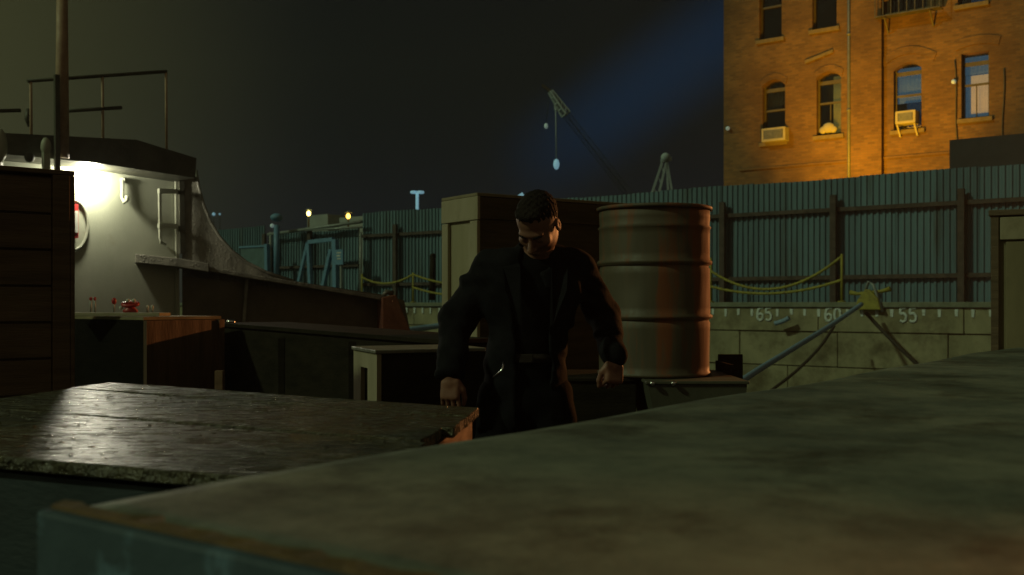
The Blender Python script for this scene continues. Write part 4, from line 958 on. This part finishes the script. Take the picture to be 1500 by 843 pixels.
for (r0_, z0_), (r1_, z1_) in zip(prof, prof[1:]):
    n = max(1, int((z1_-z0_)/.03))
    for i in range(n): pf.append((r0_+(r1_-r0_)*i/n, z0_+(z1_-z0_)*i/n))
pf.append(prof[-1])
MB().lathe(pf, (0, 0, 0), 72, True, dent).build('shell', M['drum'], e)
MB().lathe([(R_-.002, Hd-.019), (R_+.009, Hd-.019), (R_+.011, Hd-.004), (R_+.005, Hd), (R_-.012, Hd-.002), (R_-.015, Hd-.018)], (0, 0, 0), 72).build('rim', M['drum'], e)
MB().lathe([(.03, 0), (.03, .015), (.022, .018)], (.15, -.1, Hd-.018), 12).build('bung', M['galv'], e)
M_ = Matrix

# ------------------------------------------------------------------ the man (signed distance fields + surface nets)
class Field:
    def __init__(s, lo, hi, h):
        s.lo = np.array(lo, float); s.h = h
        s.n = np.ceil((np.array(hi)-s.lo)/h).astype(int)+1
        s.F = np.full(s.n, 1.0, np.float32)
    def _sl(s, lo, hi, pad):
        a = np.maximum(np.floor((np.array(lo)-pad-s.lo)/s.h).astype(int), 0); b = np.minimum(np.ceil((np.array(hi)+pad-s.lo)/s.h).astype(int)+1, s.n)
        if (b <= a).any(): return None, None
        ax = [s.lo[i]+s.h*np.arange(a[i], b[i]) for i in range(3)]
        X, Y, Z = np.meshgrid(*ax, indexing='ij'); return (slice(a[0], b[0]), slice(a[1], b[1]), slice(a[2], b[2])), np.stack([X, Y, Z], -1)
    def _put(s, sl, d, k, sub=False):
        f = s.F[sl]; d = d.astype(np.float32)
        if sub:
            d = -d; h = np.clip(.5-.5*(f-d)/k, 0, 1); s.F[sl] = f*(1-h)+d*h+k*h*(1-h); return
        h = np.clip(.5+.5*(f-d)/k, 0, 1); s.F[sl] = f*(1-h)+d*h-k*h*(1-h)
    def cap(s, a, b, ra, rb, k=.015, sub=False, flat=1.0, axis=None):
        a = np.array(a, float); b = np.array(b, float); r = max(ra, rb)*max(1, 1)+k
        sl, p = s._sl(np.minimum(a, b)-r, np.maximum(a, b)+r, .02)
        if sl is None: return s
        ba = b-a; t = np.clip(((p-a)@ba)/max(ba@ba, 1e-9), 0, 1); q = p-a-t[..., None]*ba
        if axis is not None:
            ax = np.array(axis, float); ax /= np.linalg.norm(ax); c = q@ax; q = q+(c*(1/flat-1))[..., None]*ax
        s._put(sl, np.linalg.norm(q, axis=-1)-(ra+(rb-ra)*t), k, sub); return s
    def ell(s, c, r, R=None, k=.015, sub=False):
        c = np.array(c, float); r = np.array(r, float); m = r.max()+k
        sl, p = s._sl(c-m, c+m, .02)
        if sl is None: return s
        q = p-c
        if R is not None: q = q@R
        k0 = np.linalg.norm(q/r, axis=-1); k1 = np.linalg.norm(q/(r*r), axis=-1); s._put(sl, k0*(k0-1)/np.maximum(k1, 1e-6), k, sub); return s
    def box(s, c, r, R=None, k=.015, rd=.01, sub=False):
        c = np.array(c, float); r = np.array(r, float); m = np.linalg.norm(r)+k
        sl, p = s._sl(c-m, c+m, .02)
        if sl is None: return s
        q = p-c
        if R is not None: q = q@R
        q = np.abs(q)-(r-rd); s._put(sl, np.linalg.norm(np.maximum(q, 0), axis=-1)+np.minimum(q.max(-1), 0)-rd, k, sub); return s
    def noise(s, fn):
        ax = [s.lo[i]+s.h*np.arange(s.n[i]) for i in range(3)]; X, Y, Z = np.meshgrid(*ax, indexing='ij'); s.F += fn(X, Y, Z).astype(np.float32); return s
    def mesh(s):
        F_ = s.F; nx, ny, nz = F_.shape; ins_ = F_ < 0
        cnt = np.zeros((nx-1, ny-1, nz-1), np.float32); acc = np.zeros((nx-1, ny-1, nz-1, 3), np.float32)
        cor = [(i, j, k) for i in (0, 1) for j in (0, 1) for k in (0, 1)]
        sub = lambda A_, c: A_[c[0]:nx-1+c[0], c[1]:ny-1+c[1], c[2]:nz-1+c[2]]
        for c in cor:
            for ax in range(3):
                if c[ax] == 0:
                    d = list(c); d[ax] = 1; fa, fb = sub(F_, c), sub(F_, d); m = (fa < 0) != (fb < 0)
                    t = np.where(m, fa/np.where(m, fa-fb, 1), 0); cnt += m
                    for q in range(3): acc[..., q] += m*(c[q]+(t if q == ax else 0))
        has = cnt > 0; idx = -np.ones(has.shape, int); idx[has] = np.arange(has.sum())
        I = np.argwhere(has); V = (I+acc[has]/cnt[has][:, None])*s.h+s.lo; Fs = []
        for ax in range(3):
            a = [slice(1, -1)]*3; a[ax] = slice(0, -1); b_ = [slice(1, -1)]*3; b_[ax] = slice(1, None)
            A_, B_ = ins_[tuple(a)], ins_[tuple(b_)]; u, v = (ax+1) % 3, (ax+2) % 3
            for flip in (False, True):
                e_ = np.argwhere((A_ & ~B_) if not flip else (~A_ & B_))
                if not len(e_): continue
                base_ = e_.copy(); base_[:, u] += 1; base_[:, v] += 1
                def g_(du, dv):
                    w_ = base_.copy(); w_[:, u] += du; w_[:, v] += dv; return idx[w_[:, 0], w_[:, 1], w_[:, 2]]
                q = np.stack([g_(-1, -1), g_(0, -1), g_(0, 0), g_(-1, 0)], 1); Fs.append(q[:, ::-1] if flip else q)
        Fs = np.concatenate(Fs); return V, Fs[(Fs >= 0).all(1)]
def net(field, name, m, parent, origin, smooth=2):
    V, Fc = field.mesh(); me = bpy.data.meshes.new(name); me.from_pydata((V-np.array(origin)).tolist(), [], Fc.tolist()); me.update()
    me.polygons.foreach_set('use_smooth', np.ones(len(me.polygons), bool)); o = bpy.data.objects.new(name, me); COL.objects.link(o); me.materials.append(m); o.parent = parent
    if smooth:
        s_ = o.modifiers.new('s', 'SMOOTH'); s_.factor = .5; s_.iterations = smooth
    return o
def build_man():
    O = np.array([P(765, 445, 4.1).x, 4.1, 0.0])
    man = tag(empty('person', O), 'man in a black jacket standing with head bowed between the crates', 'person')
    pj = lambda x, y, Z: np.array(P(x, y, Z))
    hipz = 1.02
    pel = pj(770, 445, 4.12); pel[2] = hipz
    chest = pj(780, 445, 4.09); chest[2] = 1.36
    neck = pj(784, 386, 4.06)
    # head frame
    yaw, pit, rol = rad(-28), rad(47), rad(6)
    Rh = np.array(Matrix.Rotation(yaw, 3, 'Z') @ Matrix.Rotation(pit, 3, 'X') @ Matrix.Rotation(rol, 3, 'Y'))   # columns: local axes; local -Y is the face
    hc = pj(788, 329, 3.97)
    hl_ = lambda x, y, z: hc+Rh@np.array([x, y, z])
    shR, shL = pj(716, 394, 4.08), pj(847, 398, 4.12)
    elR, elL = pj(668, 470, 4.16), pj(884, 462, 4.24)
    wrR, wrL = pj(660, 548, 3.97), pj(900, 524, 4.04)
    hips = [pel+np.array([s*.095, 0, -.05]) for s in (-1, 1)]
    knees = [np.array([O[0]-.13, 4.02, .52]), np.array([O[0]+.17, 4.06, .52])]
    ank = [np.array([O[0]-.16, 4.14, .10]), np.array([O[0]+.22, 4.16, .10])]
    B = Field((O[0]-.55, 3.62, -.01), (O[0]+.58, 4.42, 1.86), .005)
    # torso and limbs (under clothing)
    B.ell(pel, (.15, .10, .13)).cap(pel+[0, 0, .05], chest, .12, .13, .04, flat=.75, axis=(0, 1, 0)).ell(chest+[0, 0, .04], (.165, .11, .15), k=.04)
    B.cap(shR, shL, .06, .06, .04).cap(chest+[0, 0, .12], neck, .075, .062, .04).cap(neck, hl_(0, .03, -.06), .062, .056, .02)
    for s_, e_, w_ in ((shR, elR, wrR), (shL, elL, wrL)):
        B.cap(s_, e_, .052, .042, .02).cap(e_, w_, .042, .027, .01)
    for h_, k_, a_ in zip(hips, knees, ank): B.cap(h_, k_, .085, .055, .03).cap(k_, a_, .052, .036, .01).cap(a_, a_+[0, -.14, -.06], .035, .03, .02)
    # head: cranium, jaw, brow, nose, lips, ears
    E = lambda c, r, k=.012, sub=False: B.ell(hl_(*c), r, Rh, k, sub)
    E((0, .012, .035), (.077, .097, .088)); E((0, -.030, -.03), (.060, .066, .078), .02); E((0, -.062, -.088), (.030, .026, .024), .02)
    for s in (-1, 1):
        E((s*.043, -.01, -.065), (.020, .045, .032), .02)
    E((0, -.075, .020), (.050, .020, .014), .012)                                 # brow
    for s in (-1, 1): E((s*.031, -.099, -.002), (.017, .014, .012), .010, True)   # eye sockets
    for s in (-1, 1): E((s*.031, -.080, -.002), (.014, .012, .011), .003)         # lids
    for s in (-1, 1): E((s*.044, -.060, -.026), (.020, .018, .016), .022)         # cheeks
    B.cap(hl_(0, -.088, .004), hl_(0, -.117, -.034), .008, .0125, .008)
    for s in (-1, 1): E((s*.011, -.102, -.040), (.008, .010, .008), .005)
    E((0, -.090, -.064), (.021, .009, .0048), .006); E((0, -.088, -.073), (.018, .009, .0055), .006); 
    for s in (-1, 1):
        E((s*.078, .012, -.008), (.009, .019, .031), .005); E((s*.086, .010, -.004), (.005, .010, .017), .003, True)
    # hands
    def hand(w_, fw, side, spread, curl, pal=.088, thumb_side=1, tin=None):
        """w_: wrist; fw: pointing direction of the hand; side: across the palm (towards the thumb); palm normal = cross"""
        fw = np.array(fw, float); fw /= np.linalg.norm(fw); sd = np.array(side, float); sd -= fw*(sd@fw); sd /= np.linalg.norm(sd); nr = np.cross(fw, sd)
        if tin is not None and nr@np.array(tin) < 0: nr = -nr               # nr = direction the fingers curl to
        B.cap(w_, w_+fw*.02, .027, .026, .01, flat=.8, axis=nr)
        Rm = np.stack([sd, nr, fw], 1)
        B.box(w_+fw*.050, (.038, .014, .040), Rm, .010, .012)
        for i, (o_, ln) in enumerate(zip((.031, .0105, -.0105, -.030), (.078, .086, .080, .062))):
            p0_ = w_+fw*(.078+(.006 if i in (1, 2) else 0))+sd*o_; r_ = .0088-.0006*(i == 3); ang = 0
            cur = p0_-fw*.02; d_ = fw.copy(); B.cap(cur, p0_, r_, r_, .006)
            cur = p0_
            for j, seg in enumerate((.45, .31, .24)):
                ang += curl[i][j]; d_ = fw*math.cos(ang)+nr*math.sin(ang)+sd*spread*(1.5-i)*.12; d_ /= np.linalg.norm(d_)
                nx_ = cur+d_*ln*seg; B.cap(cur, nx_, r_*(1-.07*j), r_*(1-.07*(j+1)), .0025); cur = nx_
        t0 = w_+fw*.018+sd*.026; t1 = t0+fw*.030+sd*.022+nr*.012; t2 = t1+fw*.032+sd*.004+nr*.014; t3 = t2+fw*.024-sd*.006+nr*.008
        B.cap(t0, t1, .015, .0125, .01).cap(t1, t2, .0118, .0105, .003).cap(t2, t3, .0105, .0085, .003)
    cu = [[.30, .55, .4], [.36, .6, .4], [.42, .65, .45], [.5, .7, .45]]
    hand(wrR+np.array([0, -.006, -.012]), (-.02, -.12, -1), (.95, -.25, 0), .6, cu, tin=(0, 1, -.2))
    cu2 = [[1.0, 1.15, .7], [1.05, 1.2, .7], [1.1, 1.25, .7], [1.15, 1.25, .7]]
    hand(wrL+np.array([.0, -.006, -.012]), (-.05, -.10, -1), (-.9, -.35, 0), .3, cu2, tin=(-.2, 1, 0))
    net(B, 'body', M['skin'], man, O, 1)
    # hair
    Hf = Field(hc-.16, hc+.17, .004)
    Hf.ell(hl_(0, .018, .042), (.0780, .0965, .0850), Rh, .01)
    Hf.ell(hl_(0, -.048, .102), (.052, .040, .020), Rh, .02)
    Hf.noise(lambda X, Y, Z: .0026*np.sin(X*190+Y*40)*np.sin(Z*150+Y*170)+.0016*np.sin(Y*420+X*300)*np.sin(Z*390))
    Hf.ell(hl_(0, -.095, -.026), (.070, .070, .092), Rh, .006, True)             # face opening
    for s in (-1, 1): Hf.ell(hl_(s*.085, -.005, -.03), (.032, .040, .048), Rh, .006, True)
    Hf.ell(hl_(0, .03, -.13), (.12, .15, .105), Rh, .006, True)
    net(Hf, 'hair', M['hair'], man, O, 0)
    for s in (-1, 1):
        b = MB(); b.tube([Vector(hl_(s*x_, -y_, z_))-Vector(O) for x_, y_, z_ in ((.014, .094, .014), (.028, .0935, .019), (.042, .085, .018), (.052, .072, .011))], [.0035, .005, .0045, .002], 6); b.build('eyebrow', M['hair'], man)
    # jacket
    J = Field((O[0]-.56, 3.70, .70), (O[0]+.58, 4.46, 1.62), .0065)
    top_ = np.array([chest[0], chest[1]+.01, 1.475])
    J.ell(chest+[0, .005, .05], (.205, .140, .17), k=.05).cap(pel+[0, .0, .09], chest, .160, .165, .05, flat=.78, axis=(0, 1, 0))
    J.cap(pel+[0, .01, -.08], pel+[0, .0, .10], .176, .166, .04, flat=.78, axis=(0, 1, 0))
    J.cap(shR+[.03, 0, 0.01], shL+[-.03, 0, 0.01], .070, .070, .05).cap(top_, neck+[0, .025, .012], .105, .085, .04)
    for s_, e_, w_, q in ((shR, elR, wrR, -1), (shL, elL, wrL, 1)):
        J.cap(s_, e_, .074, .068, .03).cap(e_, e_+(w_-e_)*.92, .070, .050, .015)
        J.cap(e_+(w_-e_)*.78, e_+(w_-e_)*.93, .054, .052, .006)
    # open front: carve a long wedge, collar and lapels stay
    fx = chest[0]-.02
    J.box((fx+.02, 3.93, 1.02), (.072, .13, .38), None, .012, .02, sub=True)
    J.ell((fx+.01, 3.90, 1.36), (.062, .13, .16), None, .01, sub=True)
    J.ell(neck+[-.005, -.075, .03], (.060, .085, .075), None, .008, sub=True)
    J.cap(neck+[0, -.0, .01], neck+[0, -.02, .16], .060, .064, .004, sub=True)
    def vnoise(X, Y, Z, sx_, sy_, sz_, seed):
        r_ = np.random.default_rng(seed).random((32, 32, 32)); g_ = [np.asarray(a)*q+100 for a, q in ((X, sx_), (Y, sy_), (Z, sz_))]
        i_ = [np.floor(a).astype(int) for a in g_]; f_ = [a-b for a, b in zip(g_, i_)]; f_ = [a*a*(3-2*a) for a in f_]; out = 0
        for a in (0, 1):
            for b in (0, 1):
                for c in (0, 1):
                    out = out+r_[(i_[0]+a) % 32, (i_[1]+b) % 32, (i_[2]+c) % 32]*(f_[0] if a else 1-f_[0])*(f_[1] if b else 1-f_[1])*(f_[2] if c else 1-f_[2])
        return out-.5
    def folds(X, Y, Z):
        Xs = X+.5*Z*np.sign(X-O[0]); n = .022*vnoise(Xs, Y, Z-.35*X, 9, 9, 6, 1)+.017*vnoise(Xs, Y, Z+.6*X, 14, 10, 24, 2)
        arm = np.exp(-((np.abs(X-O[0])-.28)/.08)**2)
        return n+arm*.017*vnoise(X, Y, Z+.5*Y, 7, 7, 34, 3)
    def folds_old(X, Y, Z):
        n = .0045*np.sin(Z*62+X*38+3*np.sin(Y*21))*np.sin(X*24-Z*13+Y*9)+.003*np.sin(Z*110-X*60+Y*50+2*np.sin(X*33))
        n += .006*np.sin(Z*30+6*np.sin(X*9+1)+Y*12)*np.exp(-((np.abs(X-O[0])-.27)/.09)**2)
        return n
    J.noise(folds)
    jo = net(J, 'jacket', M['jacket'], man, O, 1)
    # collar lapels
    for s in (-1, 1):
        b = MB(); nk = Vector(neck-O); ch = Vector(chest-O)
        pts_ = [nk+Vector((s*.085, .03, .045)), nk+Vector((s*.080, -.045, .03)), nk+Vector((s*.060, -.115, -.02)), nk+Vector((s*.052, -.168, -.25)), nk+Vector((s*.066, -.166, -.24)), nk+Vector((s*.118, -.140, -.11)), nk+Vector((s*.125, -.085, -.02)), nk+Vector((s*.115, .03, .0))]
        b.prism(pts_, (0, .008, .006)); b.build('collar', M['jacket'], jo, bevel=.004)
    # shirt
    Sh = Field((O[0]-.22, 3.85, .98), (O[0]+.24, 4.3, 1.60), .007)
    Sh.ell(chest+[0, 0, .04], (.178, .122, .17), k=.04).cap(pel+[0, 0, .06], chest, .135, .142, .04, flat=.75, axis=(0, 1, 0)).cap(chest+[0, 0, .13], neck+[0, 0, -.005], .088, .074, .03)
    Sh.noise(lambda X, Y, Z: .003*np.sin(Z*70+X*30)*np.sin(X*45+Z*8)); net(Sh, 'shirt', M['shirt'], man, O, 1)
    # trousers and belt
    T = Field((O[0]-.32, 3.85, .06), (O[0]+.38, 4.36, 1.16), .008)
    T.cap(pel+[0, 0, -.05], pel+[0, 0, .09], .145, .142, .03, flat=.76, axis=(0, 1, 0))
    for h_, k_, a_ in zip(hips, knees, ank): T.cap(h_, k_, .100, .078, .03).cap(k_, a_, .074, .060, .02)
    T.noise(lambda X, Y, Z: .004*np.sin(Z*42+X*20)*np.sin(X*30+Y*20)); net(T, 'trousers', M['trouser'], man, O, 1)
    bc = Vector(pel-O)+Vector((0, 0, .115)); ring_ = [bc+Vector((.151*math.cos(t), .113*math.sin(t), 0)) for t in np.linspace(0, 2*math.pi, 40)]
    b = MB(); n = len(ring_); vs = []
    for p in ring_: vs += [p+Vector((0, 0, -.018)), p+Vector((0, 0, .018))]
    b.pts(vs, [(2*i, 2*i+2, 2*i+3, 2*i+1) for i in range(n-1)], True); o = b.build('belt', M['leather'], man); sm = o.modifiers.new('t', 'SOLIDIFY'); sm.thickness = .006
    MB().bb(bc+Vector((-.028, -.124, -.018)), bc+Vector((.028, -.116, .018))).build('buckle', M['leather'], o, bevel=.004)
    # keys / clip glinting at the hip
    kc = pj(734, 542, 3.915)-O
    MB().tube([Vector(kc)+Vector((.012, 0, .03)), Vector(kc)+Vector((.004, -.01, .0)), Vector(kc)+Vector((-.03, -.008, -.03))], .0045, 6).build('key_clip', M['chrome'], man)
    for a_ in ank:
        Bt = Field(a_-[.08, .24, .11], a_+[.08, .12, .12], .007)
        Bt.cap(a_+[0, .01, .10], a_+[0, .02, -.02], .060, .052, .02).cap(a_+[0, .03, -.055], a_+[0, -.16, -.06], .048, .044, .03).box(a_+[0, -.06, -.090], (.050, .135, .014), None, .004, .008)
        net(Bt, 'boot', M['leather'], man, O, 1)
build_man()

# ------------------------------------------------------------------ night mist over the harbour
hz = MB(); hz.bb((-130, -60, -1.9), (130, 185, 45)); ho = hz.build('haze', bpy.data.materials.new('mist'), None, kind='stuff')
hm = ho.data.materials[0]; hm.use_nodes = True; nt = hm.node_tree; nt.nodes.clear()
v_ = nt.nodes.new('ShaderNodeVolumePrincipled'); v_.inputs['Density'].default_value = 0.0009; v_.inputs['Color'].default_value = (0.9, 0.92, 0.85, 1)
v_.inputs['Anisotropy'].default_value = 0.4
nt.links.new(v_.outputs[0], nt.nodes.new('ShaderNodeOutputMaterial').inputs['Volume'])
